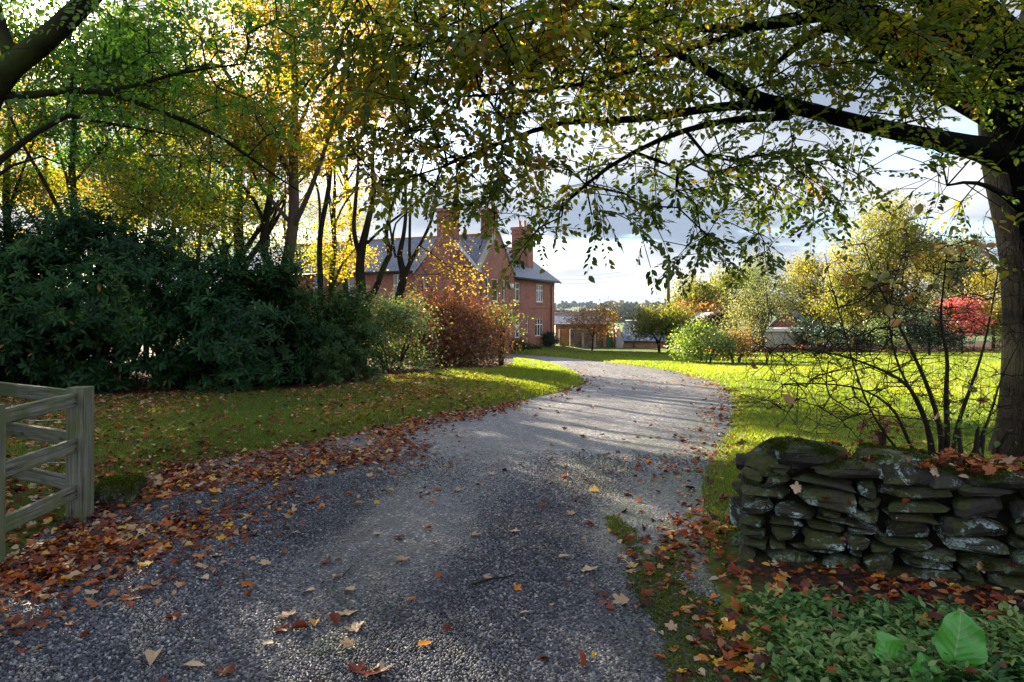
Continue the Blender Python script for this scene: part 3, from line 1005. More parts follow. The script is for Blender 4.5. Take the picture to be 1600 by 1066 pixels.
    gt.tube([(5.3, -.14, EZ - .10), (14.1, -.14, EZ - .10)], .06, 7)
    gt.build('gutter', M['black_iron'], root)
    gt = MB()
    gt.tube([(-.10, 17.2, EZ + .19), (-.10, 5.0, EZ + .19)], .06, 7)
    gt.build('gutter', M['black_iron'], root)
    for pts in ([(12.9, -.10, EZ - .12), (12.9, .22, EZ - .45), (12.9, .22, GZ - .2)], [(.12, -.12, EZ - .0), (.12, -.08, GZ - .2)]):
        dp = MB(); dp.tube(pts, .045, 7)
        dp.build('drainpipe', M['black_iron'], root)
    bx = MB(); bx.box((4.55, -.16, 3.32), (4.95, -.003, 3.62), bev=.03)
    bx.build('alarm_box', M['white_paint'], root)
    # creeper-like climbing rose by the small window
    return root


make_house()

# ------------------------------------------------------------------ growing trees and shrubs
def gz(x, y):
    return float(terrain(np.array([x]), np.array([y]))[0])


def grow(limbs, targets, bf=.35, tip=.004, power=2.35, step=.28, kmax=1.0):
    """limbs: list of (points, radii); every target is joined to the nearest wood. Returns nodes, parent, radius"""
    nodes, par, rad, path = [], [], [], []
    for li, (pts, rr) in enumerate(limbs):
        pts = np.asarray(pts, float)
        L = np.linalg.norm(np.diff(pts, axis=0), axis=1)
        n = max(3, int(L.sum() / step) + 1)
        q = smooth_line(np.c_[pts, np.asarray(rr, float)], n)
        start = -1
        if li > 0:
            A = np.array(nodes)
            start = int(np.argmin(((A - q[0, :3]) ** 2).sum(1)))
        for i in range(n):
            p = start if i == 0 else len(nodes) - 1
            nodes.append(q[i, :3]); par.append(p); rad.append(max(q[i, 3], tip))
            path.append(0.0 if p < 0 else path[p] * .6 + np.linalg.norm(q[i, :3] - nodes[p]) * .3)
    T = np.asarray(targets, float)
    n0 = len(nodes)
    if len(T):
        A = np.array(nodes); pa = np.array(path)
        best = np.full(len(T), 1e18); bp = np.zeros(len(T), int)
        for s in range(0, n0):
            c = np.linalg.norm(T - A[s], axis=1) + bf * pa[s]
            m = c < best
            best[m] = c[m]; bp[m] = s
        todo = np.ones(len(T), bool)
        nodes = list(nodes)
        for _ in range(len(T)):
            i = int(np.argmin(np.where(todo, best, 1e18)))
            todo[i] = False
            p = bp[i]
            # a bent intermediate point so that long joins do not read as rulers
            a, b = nodes[p], T[i]
            L = np.linalg.norm(b - a)
            if L > .45:
                mid = (a + b) / 2 + rng.normal(0, .09 * L, 3) + np.array([0, 0, .05 * L])
                nodes.append(mid); par.append(p); rad.append(tip); path.append(path[p] + L * .5)
                p = len(nodes) - 1
            nodes.append(b); par.append(p); rad.append(tip); path.append(path[p] + L * (.5 if L > .45 else 1.0))
            k = len(nodes) - 1
            c = np.linalg.norm(T - b, axis=1) + bf * path[k]
            m = todo & (c < best)
            best[m] = c[m]; bp[m] = k
    nodes = np.array(nodes); par = np.array(par); rad = np.array(rad)
    acc = np.zeros(len(nodes))
    grown = np.arange(len(nodes)) >= n0
    haskid = np.zeros(len(nodes), bool); haskid[par[par >= 0]] = True
    for i in range(len(nodes) - 1, n0 - 1, -1):
        if not haskid[i]: acc[i] += tip ** power
        rad[i] = acc[i] ** (1 / power)
        if par[i] >= n0: acc[par[i]] += acc[i]
    return nodes, par, rad, n0


def wood_mesh(mb, nodes, par, rad, n0, limbs_k=9, k=4):
    # skeleton limbs as smooth tubes
    i = 0
    starts = [j for j in range(n0) if j == 0 or par[j] != j - 1]
    starts.append(n0)
    for a, b in zip(starts[:-1], starts[1:]):
        pts, rr = nodes[a:b], rad[a:b]
        if par[a] >= 0:
            pts = np.vstack([nodes[par[a]], pts]); rr = np.r_[min(rad[par[a]], rr[0] * 1.25), rr]
        if len(pts) > 1: mb.tube(pts, rr, limbs_k if rr.max() > .03 else 6)
    g = np.arange(n0, len(nodes))
    if len(g):
        r1 = rad[g]; p = par[g]
        r0 = np.where(p >= n0, np.minimum(rad[p], r1 * 1.5), np.minimum(rad[p], r1 * 1.3))
        v, f = frusta(nodes[p], nodes[g], r0, r1, k)
        mb.add(v, f)


def clumps(center, radii, n_clump, n_per, sigma, shell=.55, squash=.6, r=None, low=-1.0):
    """targets in uneven clumps through an ellipsoid"""
    r = r or rng
    c = rand_dirs(n_clump * 3, r)
    c = c[c[:, 2] > low][:n_clump]
    c = c * (shell + (1 - shell) * r.random((len(c), 1))) ** .8
    c = np.asarray(center) + c * np.asarray(radii)
    w = r.uniform(.4, 1.7, len(c))
    out = []
    for q, ww in zip(c, w):
        n = max(2, int(n_per * ww))
        out.append(q + r.normal(size=(n, 3)) * sigma * (.6 + .5 * ww) * np.array([1, 1, squash]))
    return np.vstack(out)


def tint_field(p, seed, lo=0.0, hi=1.0, f=.8, jitter=.14):
    t = .5 + .33 * snoise(p, seed, f) + rng.normal(0, jitter, len(p))
    return np.clip(lo + (hi - lo) * t, 0, .999)


def spray_leaves(mb, ends, dirs, n, length, leaf, size, tint, droop=.25, side=.85, normal_jit=.35, up=(0, 0, 1)):
    """flat sprays of alternate leaves along short twigs"""
    T = len(ends)
    dirs = unit(dirs + np.array([0, 0, -droop]))
    nrm = unit(np.asarray(up, float) + rng.normal(0, normal_jit, (T, 3)))
    nrm = unit(nrm - dirs * (nrm * dirs).sum(1, keepdims=True))
    sd = np.cross(nrm, dirs)
    s = (np.arange(n)[None] + rng.uniform(.1, .9, (T, n))) / n
    L = length * rng.uniform(.6, 1.3, (T, 1))
    pos = ends[:, None] + dirs[:, None] * (s * L)[..., None] + np.array([0, 0, -1.0]) * (s ** 2 * L * droop * .6)[..., None]
    sg = np.where(np.arange(n) % 2 == 0, 1, -1)[None, :, None]
    d = unit(dirs[:, None] * .75 + sd[:, None] * sg * side + rng.normal(0, .22, (T, n, 3)) + np.array([0, 0, -.12]))
    nn = unit(nrm[:, None] + rng.normal(0, .38, (T, n, 3)))
    pos = pos + sd[:, None] * sg * .01
    keep = rng.random((T, n)) < .9
    tt = np.clip(np.repeat(np.asarray(tint)[:, None], n, 1) + rng.normal(0, .10, (T, n)), 0, .999)
    sz = size * rng.uniform(.5, 1.3, (T, n))
    scatter(mb, leaf[0], leaf[1], pos[keep], d[keep], nn[keep], sz[keep], tt[keep])


def end_dirs(nodes, par, idx):
    return unit(nodes[idx] - nodes[par[idx]])


def cloud_leaves(mb, ends, dirs, n, sigma, leaf, size, tint, flat=.6, droop=0.0):
    """loose leaf clumps round twig ends, for crowns farther off"""
    T = len(ends)
    off = rng.normal(size=(T, n, 3)) * sigma * np.array([1, 1, flat])
    pos = ends[:, None] + off + dirs[:, None] * sigma * .5
    d = unit(off + rng.normal(0, sigma * .8, off.shape) + np.array([0, 0, -droop * sigma * 2]))
    nn = unit(np.array([0, 0, .7]) + rng.normal(0, .6, (T, n, 3)))
    tt = np.clip(np.repeat(np.asarray(tint)[:, None], n, 1) + rng.normal(0, .12, (T, n)), 0, .999).ravel()
    sz = (size * rng.uniform(.6, 1.3, (T, n))).ravel()
    scatter(mb, leaf[0], leaf[1], pos.reshape(-1, 3), d.reshape(-1, 3), nn.reshape(-1, 3), sz, tt)


def whorl_leaves(mb, ends, axis, n, leaf, size, tint, open_=1.0):
    """rosettes of leaves round shoot ends"""
    T = len(ends)
    axis = unit(axis)
    ref = unit(rng.normal(size=(T, 3)))
    u = unit(np.cross(axis, ref)); w = np.cross(axis, u)
    a = (np.arange(n)[None] * 2.4 + rng.uniform(0, 6.28, (T, 1)))
    rad = np.cos(a)[..., None] * u[:, None] + np.sin(a)[..., None] * w[:, None]
    k = np.arange(n)[None, :, None] / n
    d = unit(rad * open_ + axis[:, None] * (.75 - .85 * k) + rng.normal(0, .16, (T, n, 3)) + np.array([0, 0, -.15]))
    nn = unit(axis[:, None] - d * (axis[:, None] * d).sum(-1, keepdims=True) + rng.normal(0, .15, (T, n, 3)))
    pos = ends[:, None] + axis[:, None] * (.05 * (1 - k)) + d * .01
    tt = np.clip(np.repeat(np.asarray(tint)[:, None], n, 1) + rng.normal(0, .10, (T, n)), 0, .999)
    tt = np.where(rng.random((T, n)) < .004, .99, np.minimum(tt, .92))
    sz = size * rng.uniform(.45, 1.15, (T, n)) * rng.uniform(.7, 1.15, (T, 1))
    sz = np.where(rng.random((T, n)) < .12, .01, sz)
    scatter(mb, leaf[0], leaf[1], pos.reshape(-1, 3), d.reshape(-1, 3), nn.reshape(-1, 3), sz.ravel(), tt.ravel())


def plant(name, label, cat, loc, limbs, targets, leaf, leaf_n, sigma, size, leafmat, bark, seed, lo=0, hi=1, tipr=.004, bf=.35, group=None,
          spray=None, tf=.8, droop=0.0, flat=.6, wood='trunk', crown='crown', k=4, step=.28, extra=None, leaf_frac=1.0, whorl=None, zt=None):
    root = empty(name, loc)
    tag(root, label, cat, group)
    nodes, par, rad, n0 = grow(limbs, targets, bf, tipr, step=step)
    o = np.asarray(loc, float)
    mb = MB()
    wood_mesh(mb, nodes, par, rad, n0, k=k)
    haskid = np.zeros(len(nodes), bool); haskid[par[par >= 0]] = True
    ends = np.arange(n0, len(nodes))
    if leaf_frac < 1: ends = ends[rng.random(len(ends)) < leaf_frac]
    if (cat == 'tree' or name in ('variegated_shrub', 'low_green_shrub')) and loc[1] > 3 and loc[0] < 0: ends = ends[~in_sun_gap(nodes[ends])]
    lb = MB()
    if len(ends):
        E, Dr = nodes[ends], end_dirs(nodes, par, ends)
        tt = tint_field(E, seed, lo, hi, tf)
        if zt:  # lower twigs keep greener leaves, the top has turned
            hz_ = (E[:, 2] - E[:, 2].min()) / np.ptp(E[:, 2])
            tt = np.clip(tt * (1 - zt) + zt * hz_ * 1.05, 0, .99)
        if spray:
            L = spray.get('length', .3)
            e2 = E + unit(Dr + np.array([0, 0, -spray.get('droop', .25)])) * L * .9
            v, f = frusta(E, e2, np.full(len(E), tipr * .9), np.full(len(E), tipr * .5), 3)
            mb.add(v, f)
            spray_leaves(lb, E, Dr, leaf_n, L, leaf, size, tt, spray.get('droop', .25), normal_jit=spray.get('nj', .35))
        elif whorl is not None:
            ax = unit((E - whorl) * np.array([1, 1, 1]) + np.array([0, 0, .55]) + rng.normal(0, .3, E.shape))
            whorl_leaves(lb, E, ax, leaf_n, leaf, size, tt)
        else:
            cloud_leaves(lb, E, Dr, leaf_n, sigma, leaf, size, tt, flat, droop)
    if extra is not None: extra(lb, nodes, par, rad)
    for b in (mb, lb):
        b.v = [q - o for q in b.v]
    mb.build(wood, bark, root)
    if lb.n: lb.build(crown, leafmat, root)
    return root


def line_px(pts):
    """[(px, py, Y, radius)] -> limb"""
    return np.array([P(a, b, c) for a, b, c, r in pts]), np.array([r for *_, r in pts])


def blob(px, py, Y, rx, ry, n, dy=.7, r=None):
    """n targets around the world point at a pixel and distance, spread rx, ry pixels wide at that distance"""
    c = P(px, py, Y)
    s = Y / FPX
    return c + rng.normal(size=(n, 3)) * np.array([rx * s, dy, ry * s]) * .6


# holes are cut in the crowns so that sun reaches these ground patches
SUN_GAPS = [(840, 722, 1.0, .50), (785, 820, .75, .34), (775, 1025, .55, .26), (950, 634, 1.6, 1.3), (880, 668, 1.5, .75), (720, 604, 1.6, .8), (640, 640, .8, .5), (1075, 820, .45, .4), (545, 985, .35, .2), (1000, 700, .5, .5),
            (1040, 660, .8, .6), (610, 715, .5, .3), (450, 655, .6, .35), (1160, 700, .9, .8), (300, 690, .5, .25), (1045, 955, .4, .3), (945, 765, .4, .35), (560, 660, .7, .4)]
_gc = np.array([[*G(a, b), c, d] for a, b, c, d in SUN_GAPS])


def in_sun_gap(p):
    """true for points from which the sunlight falls into one of the bright patches"""
    sd = np.array(SUN_DIR)
    hit = np.zeros(len(p), bool)
    for cx, cy, rx, ry in _gc:
        z0 = float(gbase(cx, cy)) + .03
        t = (p[:, 2] - z0) / sd[2]
        q = p[:, :2] - sd[None, :2] * t[:, None]
        wob = 1 + .25 * snoise(q, 57, 3.0)
        hit |= ((q[:, 0] - cx) / (rx + .16)) ** 2 + ((q[:, 1] - cy) / (ry + .16)) ** 2 < wob
    return hit


# ---- the beech whose boughs reach over the drive
def make_beech():
    base = P(1640, 730, 7.5)
    bz = gz(base[0], base[1])
    limbs = [
        (np.vstack([[base[0] + .02, 7.5, bz - .3], [base[0], 7.5, bz + .25], P(1632, 560, 7.5), P(1623, 400, 7.5), P(1602, 240, 7.45), P(1582, 130, 7.35), P(1525, 45, 7.1), P(1430, -60, 6.7), P(1330, -220, 6.3)]),
         [.72, .52, .40, .37, .42, .36, .29, .2, .1]),
        line_px([(1590, 150, 7.4, .24), (1625, 40, 7.5, .22), (1660, -120, 7.7, .18), (1650, -350, 7.9, .12), (1600, -600, 8, .05)]),
        line_px([(1590, 250, 7.45, .24), (1535, 234, 7.2, .135), (1440, 214, 6.9, .10), (1330, 190, 6.6, .078), (1255, 170, 6.35, .074), (1175, 150, 6.1, .055), (1080, 95, 5.8, .036), (1000, 60, 5.6, .022), (900, 45, 5.4, .012)]),
        line_px([(1250, 172, 6.35, .055), (1150, 165, 6.15, .042), (1000, 186, 5.8, .032), (880, 192, 5.4, .022), (760, 232, 5.1, .014), (690, 262, 4.9, .008)]),
        line_px([(1230, 182, 6.3, .04), (1130, 190, 6.0, .03), (1040, 215, 5.7, .022), (950, 262, 5.4, .016), (880, 320, 5.1, .009)]),
        line_px([(1560, 90, 7.25, .25), (1480, 72, 7.0, .20), (1390, 45, 6.7, .165), (1290, 5, 6.4, .135), (1190, -30, 6.1, .09), (1060, -60, 5.7, .06), (880, -80, 5.3, .04), (700, -60, 5.0, .022), (560, -20, 4.8, .012)]),
        line_px([(1310, 20, 6.45, .06), (1190, 40, 6.15, .045), (1090, 44, 5.9, .036), (1010, 18, 5.6, .028), (900, 10, 5.3, .02), (780, 40, 5.0, .014), (660, 70, 4.8, .009)]),
        line_px([(1570, 185, 7.4, .18), (1480, 140, 7.1, .13), (1400, 90, 6.8, .10), (1300, 40, 6.5, .06), (1200, 110, 6.2, .016)]),
        line_px([(1180, 45, 6.1, .03), (1080, 75, 5.7, .024), (960, 120, 5.3, .018), (850, 140, 5.0, .012), (740, 150, 4.8, .008)]),
        line_px([(1600, 330, 7.4, .06), (1560, 300, 6.8, .03), (1520, 285, 6.3, .018), (1480, 290, 6.0, .009)]),
    ]
    T = []
    def B(*a, **k): T.append(blob(*a, **k))
    # (px, py, Y, rx, ry, n): the shelf of foliage over the drive
    for x in range(560, 1010, 55):
        B(x, 20 + 20 * math.sin(x), 5.0 + .4 * math.sin(x * 1.7), 55, 38, 46)
        B(x, 105 + 25 * math.sin(x * .7), 4.9 + .5 * math.sin(x * .9), 60, 40, 42)
    for x in range(560, 830, 50):
        B(x, 195 + 15 * math.sin(x), 4.9 + .5 * math.sin(x), 55, 30, 20)
    for x in range(590, 830, 45):
        B(x, 265 + 22 * math.sin(x * 1.3), 5.2, 45, 30, 18)
    B(705, 320, 5.8, 45, 16, 7); B(790, 340, 5.8, 40, 18, 9); B(812, 398, 5.4, 18, 12, 5); B(850, 355, 5.6, 35, 24, 9); B(765, 318, 5.8, 40, 14, 7)
    for x in range(1000, 1600, 60):
        B(x, 10 + 20 * math.sin(x), 5.8 + .4 * math.sin(x), 60, 35, 34)
        B(x, 80 + 22 * math.sin(x * .6), 6.0 + .5 * math.sin(x * 1.3), 60, 38, 32)
        B(x, 145 + 15 * math.sin(x * .9), 6.1, 55, 28, 17)
    for x in range(860, 1330, 55):
        B(x, 250 + 25 * math.sin(x * .8), 5.4 + .3 * math.sin(x), 50, 38, 13)
    for x in range(1060, 1340, 50):
        B(x, 300 + 22 * math.sin(x), 5.5, 42, 32, 13)
    for x in range(880, 1060, 50):
        B(x, 335 + 15 * math.sin(x), 5.1, 42, 24, 8)
    B(1075, 395, 5.0, 40, 22, 13); B(1110, 365, 5.2, 40, 26, 10); B(1200, 370, 5.6, 40, 22, 8); B(1180, 395, 5.6, 20, 18, 4); B(1290, 345, 5.8, 32, 18, 6)
    B(1350, 235, 6.0, 60, 28, 12); B(1450, 275, 6.2, 60, 22, 10); B(1530, 315, 6.3, 40, 18, 8); B(1400, 300, 6.0, 50, 16, 6); B(1450, 160, 5.6, 60, 26, 14); B(1380, 70, 5.0, 60, 30, 16); B(1570, 60, 6.0, 40, 50, 14); B(1580, 200, 6.2, 30, 40, 8)
    # the crown above the picture
    for x in range(520, 1900, 110):
        for y in (-90, -210, -340):
            B(x, y, 5.9 + .9 * math.sin(x * .37 + y), 90, 60, 15, dy=1.6)
    T = np.vstack(T)
    def extra(lb, nodes, par, rad):
        pass
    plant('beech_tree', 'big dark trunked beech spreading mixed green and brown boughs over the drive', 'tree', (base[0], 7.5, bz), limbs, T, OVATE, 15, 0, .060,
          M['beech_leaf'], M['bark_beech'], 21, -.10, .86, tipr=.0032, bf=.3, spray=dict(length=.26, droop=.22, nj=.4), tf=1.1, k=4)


make_beech()


# ---- the dark tree whose boughs cross the picture's upper corner
def make_corner_tree():
    base = P(-95, 900, 5.6)
    base = np.array([P(-95, 0, 5.6)[0], 5.6, 0]); base[2] = gz(base[0], base[1])
    limbs = [
        (np.vstack([base - [0, 0, .3], base + [0, 0, .5], P(-85, 480, 5.6), P(-70, 300, 5.6), P(-45, 190, 5.55), P(0, 120, 5.5), P(60, 72, 5.4), P(125, 12, 5.3), P(200, -70, 5.2), P(280, -180, 5.1)]),
         [.36, .27, .21, .19, .15, .105, .088, .078, .06, .03]),
        line_px([(20, 100, 5.5, .06), (0, 40, 5.4, .05), (-20, -40, 5.3, .04), (-20, -200, 5.3, .02)]),
        line_px([(-65, 170, 5.55, .06), (0, 146, 5.55, .032), (40, 150, 5.6, .031), (95, 141, 5.7, .028), (165, 144, 5.8, .026), (240, 170, 6.0, .022), (340, 212, 6.3, .017), (420, 268, 6.6, .011), (470, 300, 6.8, .007)]),
        line_px([(165, 144, 5.8, .02), (225, 130, 5.7, .016), (290, 112, 5.6, .012), (380, 100, 5.5, .007)]),
        line_px([(-80, 330, 5.6, .05), (-30, 270, 5.6, .034), (15, 240, 5.7, .026), (60, 205, 5.8, .022), (100, 181, 5.9, .02), (150, 190, 6.0, .016), (210, 200, 6.2, .011), (290, 215, 6.4, .006)]),
        line_px([(-80, 380, 5.6, .03), (-20, 285, 5.8, .016), (60, 245, 6.2, .01), (110, 262, 6.5, .005)]),
    ]
    T = []
    def B(*a, **k): T.append(blob(*a, **k))
    for x, y, Y, rx, ry, n in [(q[0], q[1], q[2], q[3], q[4], int(q[5] * 2.0)) for q in ((230, 40, 5.6, 70, 40, 34), (330, 50, 5.7, 70, 45, 36), (420, 70, 5.8, 60, 45, 20), (190, 20, 5.4, 60, 30, 18), (270, 105, 5.8, 80, 35, 26), (150, 105, 5.7, 50, 25, 12), (60, 155, 6.0, 60, 25, 12), (200, 170, 6.1, 70, 30, 18),
                              (330, 160, 6.2, 70, 35, 20), (420, 180, 6.3, 50, 40, 14), (250, 230, 6.5, 80, 35, 20), (120, 220, 6.4, 60, 30, 10), (340, 270, 6.8, 80, 40, 18), (40, 40, 5.6, 40, 40, 5), (100, 50, 5.6, 40, 30, 6), (470, 30, 5.8, 50, 40, 14), (20, 200, 6.2, 40, 30, 6))]:
        B(x, y, Y, rx, ry, n)
    for x in range(-200, 520, 90):
        for y in (-80, -200):
            B(x, y, 5.7 + .6 * math.sin(x + y), 80, 55, 14, dy=1.2)
    plant('hornbeam_tree', 'dark leaning tree with thick bough and small green leaves by the wooden fence', 'tree', base, limbs, np.vstack(T), OVATE, 11, 0, .052,
          M['green_leaf'], M['bark_dark'], 33, -.05, .85, tipr=.0026, bf=.3, spray=dict(length=.24, droop=.2, nj=.5), tf=1.0)


make_corner_tree()


# ---- woodland behind the rhododendrons
def woodland_tree(name, label, px, Y, r, h, fork, crown_px, seed, lo, hi, mat='wood_leaf', bark='bark_dark', n=(22, 30), size=.10, leafn=21, lean=0.0, ystem=None, squash=.6):
    """px: trunk position; crown_px: list of (px, py, rx, ry) lobes of the crown at the trunk's distance"""
    X = (px - 800) / FPX * Y
    z = gz(X, Y)
    base = np.array([X, Y, z])
    rr = np.random.default_rng(seed)
    top = np.array([X + lean * h, Y + rr.normal(0, .3), z + h])
    pts = [base - [0, 0, .2], base + [0, 0, .15]]
    rad = [r * 1.5, r * 1.12]
    m = 6
    for i in range(1, m + 1):
        f = i / m
        pts.append(base + (top - base) * f + np.array([rr.normal(0, .10) * h / 10, rr.normal(0, .10), 0]))
        rad.append(r * (1 - .8 * f ** 1.2))
    limbs = [(np.array(pts), rad)]
    for k in range(fork):
        f = rr.uniform(.30, .7)
        a = base + (top - base) * f
        az = rr.uniform(0, 6.28)
        L = h * rr.uniform(.28, .5)
        d = np.array([math.cos(az) * .55, math.sin(az) * .55, 1.0])
        r0 = r * (1 - .8 * f) * rr.uniform(.45, .75)
        limbs.append((np.array([a, a + d * L * .3 + rr.normal(0, .1, 3), a + d * L * .65 * np.array([1.2, 1.2, 1]), a + d * L]), [r0, r0 * .8, r0 * .5, r0 * .2]))
    T = []
    for cx, cy, rx, ry in crown_px:
        c = P(cx, cy, Y)
        s = Y / FPX
        T.append(clumps(c, (rx * s, min(rx * s, 2.6), ry * s), n[0], n[1], .30, .35, squash, rr))
    T = np.vstack(T)
    T = T[T[:, 2] > z + .8]
    return plant(name, label, 'tree', base, limbs, T, SIMPLE, leafn, .19, size, M[mat], M[bark], seed, lo, hi, tipr=.006, bf=.4, tf=.55, step=.4)


def make_woodland():
    wt = woodland_tree
    N = 'woodland_tree'
    wt(N, 'stout pale barked trunk standing tallest behind the rhododendrons with yellow leaves', 455, 19, .19, 12, 5, [(470, 150, 110, 110), (520, 40, 120, 90), (430, 250, 70, 60)], 101, .35, 1.0, bark='bark_brown', n=(15, 18))
    wt(N, 'dark forked trunk close beside the stout pale one with golden leaves', 418, 20.5, .15, 11, 5, [(400, 130, 110, 110), (360, 20, 110, 80)], 102, .3, .95, n=(14, 18))
    wt(N, 'thick black trunk showing between green and yellow leaves', 377, 22, .23, 9.5, 4, [(330, 190, 120, 90), (360, 320, 80, 50)], 103, .2, .8, n=(17, 18))
    wt(N, 'thin dark straight sapling rising from the rhododendron top', 228, 20, .08, 10, 3, [(240, 250, 90, 80), (250, 110, 90, 80)], 104, .2, .75, n=(14, 17))
    wt(N, 'slim leaning trunk with orange brown leaves behind it', 193, 25, .13, 12, 4, [(150, 270, 110, 60), (190, 130, 110, 90)], 105, .25, .95, n=(15, 16))
    wt(N, 'mid sized dark trunk with small green leaves over the big rhododendron', 113, 18.5, .14, 11, 4, [(110, 180, 100, 90), (120, 60, 110, 70), (200, 120, 90, 80)], 106, .0, .6, mat='green_leaf', n=(22, 20))
    wt(N, 'upright dark trunk at the edge of the wood beyond the fence', 6, 19, .13, 10, 4, [(10, 250, 80, 60), (30, 100, 80, 70)], 107, .1, .8, n=(18, 18))
    wt(N, 'low bright green tree filling the gap under the taller crowns', 300, 17.5, .07, 6.5, 3, [(300, 330, 100, 55), (330, 230, 90, 60), (230, 300, 80, 50)], 108, .22, .62, mat='wood_leaf', n=(20, 20), size=.08)
    wt(N, 'broad golden yellow tree hanging low beside the house', 520, 29, .17, 9, 4, [(505, 330, 62, 75), (530, 405, 48, 38), (490, 240, 70, 70)], 109, .5, .85, n=(12, 15), size=.11)
    wt(N, 'distant orange tinted tree deep in the wood', 70, 29, .18, 11, 4, [(70, 280, 100, 60), (60, 150, 110, 90)], 110, .5, 1.0, n=(12, 15), size=.10)
    wt(N, 'slender trunk deep in the wood with yellow green leaves', 262, 30, .14, 12, 4, [(270, 200, 110, 100), (290, 310, 90, 50)], 111, .35, .85, n=(14, 15), size=.10)
    wt(N, 'tall bare stemmed tree with thin orange leaves above the house', 492, 24, .12, 13, 6, [(570, 60, 100, 70), (590, 170, 70, 60), (500, 20, 90, 60)], 112, .55, 1.0, n=(8, 12), lean=.05)
    wt(N, 'leafy young tree with lemon green leaves below the golden tree', 440, 25, .09, 7, 3, [(430, 380, 70, 45), (400, 340, 60, 40), (470, 330, 50, 50)], 113, .3, .75, n=(7, 13))
    wt(N, 'dense yellow green crown closing the gap behind the slender trunk', 210, 33, .16, 10, 4, [(200, 330, 130, 70), (230, 220, 120, 80), (90, 350, 110, 60)], 114, .3, .85, n=(11, 12), size=.13)
    wt(N, 'dense green crown deep behind the fat black trunk', 350, 32, .16, 11, 4, [(350, 300, 120, 90), (390, 180, 120, 90), (330, 390, 90, 50)], 115, .15, .7, n=(10, 12), size=.13)
    wt(N, 'amber crowned tree showing high between the pale trunk and the house', 545, 34, .16, 13, 4, [(560, 130, 70, 60), (480, 130, 80, 80), (600, 40, 80, 60)], 116, .6, 1.0, n=(12, 13), size=.13)
    # two many-stemmed trees before the house
    def multi(label, px, Y, stems, crown, seed, base_py):
        b = P(px, base_py, Y); b[2] = gz(b[0], b[1])
        limbs = [line_px(s) for s in stems]
        limbs[0] = (np.vstack([[b[0], b[1], b[2] - .2], limbs[0][0]]), np.r_[limbs[0][1][0] * 1.15, limbs[0][1]])
        T = np.vstack([blob(*q) for q in crown])
        plant('multi_stemmed_tree', label, 'tree', b, limbs, T, SIMPLE, 7, .20, .10, M['yellow_leaf'], M['bark_dark'], seed, 0, 1, tipr=.006, bf=.5, step=.3)
    multi('many stemmed tree with a low V fork in front of the slate roof', 563, 25, [
        [(566, 478, 25, .19), (562, 420, 25, .17), (566, 385, 25, .15), (574, 350, 25, .12), (584, 300, 25, .10), (582, 250, 25, .07), (590, 180, 25, .04)],
        [(563, 405, 25, .10), (553, 360, 25, .085), (556, 310, 25, .07), (560, 250, 25, .05), (556, 180, 25, .03)],
        [(566, 480, 25, .13), (585, 455, 25, .12), (600, 415, 25, .105), (609, 398, 25, .10), (603, 365, 25, .08), (611, 330, 25, .06), (620, 290, 25, .05), (628, 240, 25, .03)],
        [(574, 380, 25, .06), (600, 355, 24.8, .045), (640, 325, 24.6, .04), (680, 290, 24.4, .02)]],
        [(560, 260, 25, 40, 40, 22), (600, 220, 25, 50, 50, 26), (580, 330, 25, 30, 25, 6), (640, 260, 24.6, 40, 40, 14), (560, 150, 25, 50, 50, 26), (640, 130, 25, 60, 50, 24), (620, 380, 25, 20, 10, 4)], 201, 500)
    multi('many stemmed dark tree nearer the chimney with sparse yellow leaves', 617, 23.5, [
        [(615, 500, 23.5, .17), (622, 470, 23.5, .16), (630, 430, 23.5, .13), (624, 400, 23.5, .10), (630, 370, 23.5, .075), (634, 330, 23.5, .06), (632, 260, 23.5, .04)],
        [(630, 436, 23.5, .10), (642, 408, 23.5, .08), (655, 385, 23.4, .06), (672, 350, 23.3, .05), (682, 315, 23.2, .03)],
        [(640, 412, 23.5, .06), (640, 380, 23.5, .05), (641, 330, 23.5, .045), (645, 290, 23.5, .03), (660, 230, 23.5, .02)],
        [(618, 402, 23.5, .05), (612, 370, 23.5, .04), (608, 340, 23.5, .035), (612, 290, 23.5, .02)],
        [(612, 392, 23.5, .05), (618, 350, 23.5, .03), (640, 330, 23.3, .025), (670, 300, 23.2, .012)]],
        [(690, 385, 22.8, 35, 14, 14), (700, 420, 22.6, 40, 14, 16), (730, 425, 22.4, 26, 14, 8), (660, 300, 23.4, 40, 30, 12), (700, 310, 23.2, 30, 30, 12), (650, 230, 23.4, 50, 40, 16), (690, 250, 23, 50, 40, 14), (660, 395, 23, 14, 10, 4), (624, 395, 23.4, 12, 8, 3)], 202, 510)


make_woodland()


# ---- shrubs
def unit_free(c):
    return np.asarray(c, float) - np.array([0, 0, .3])


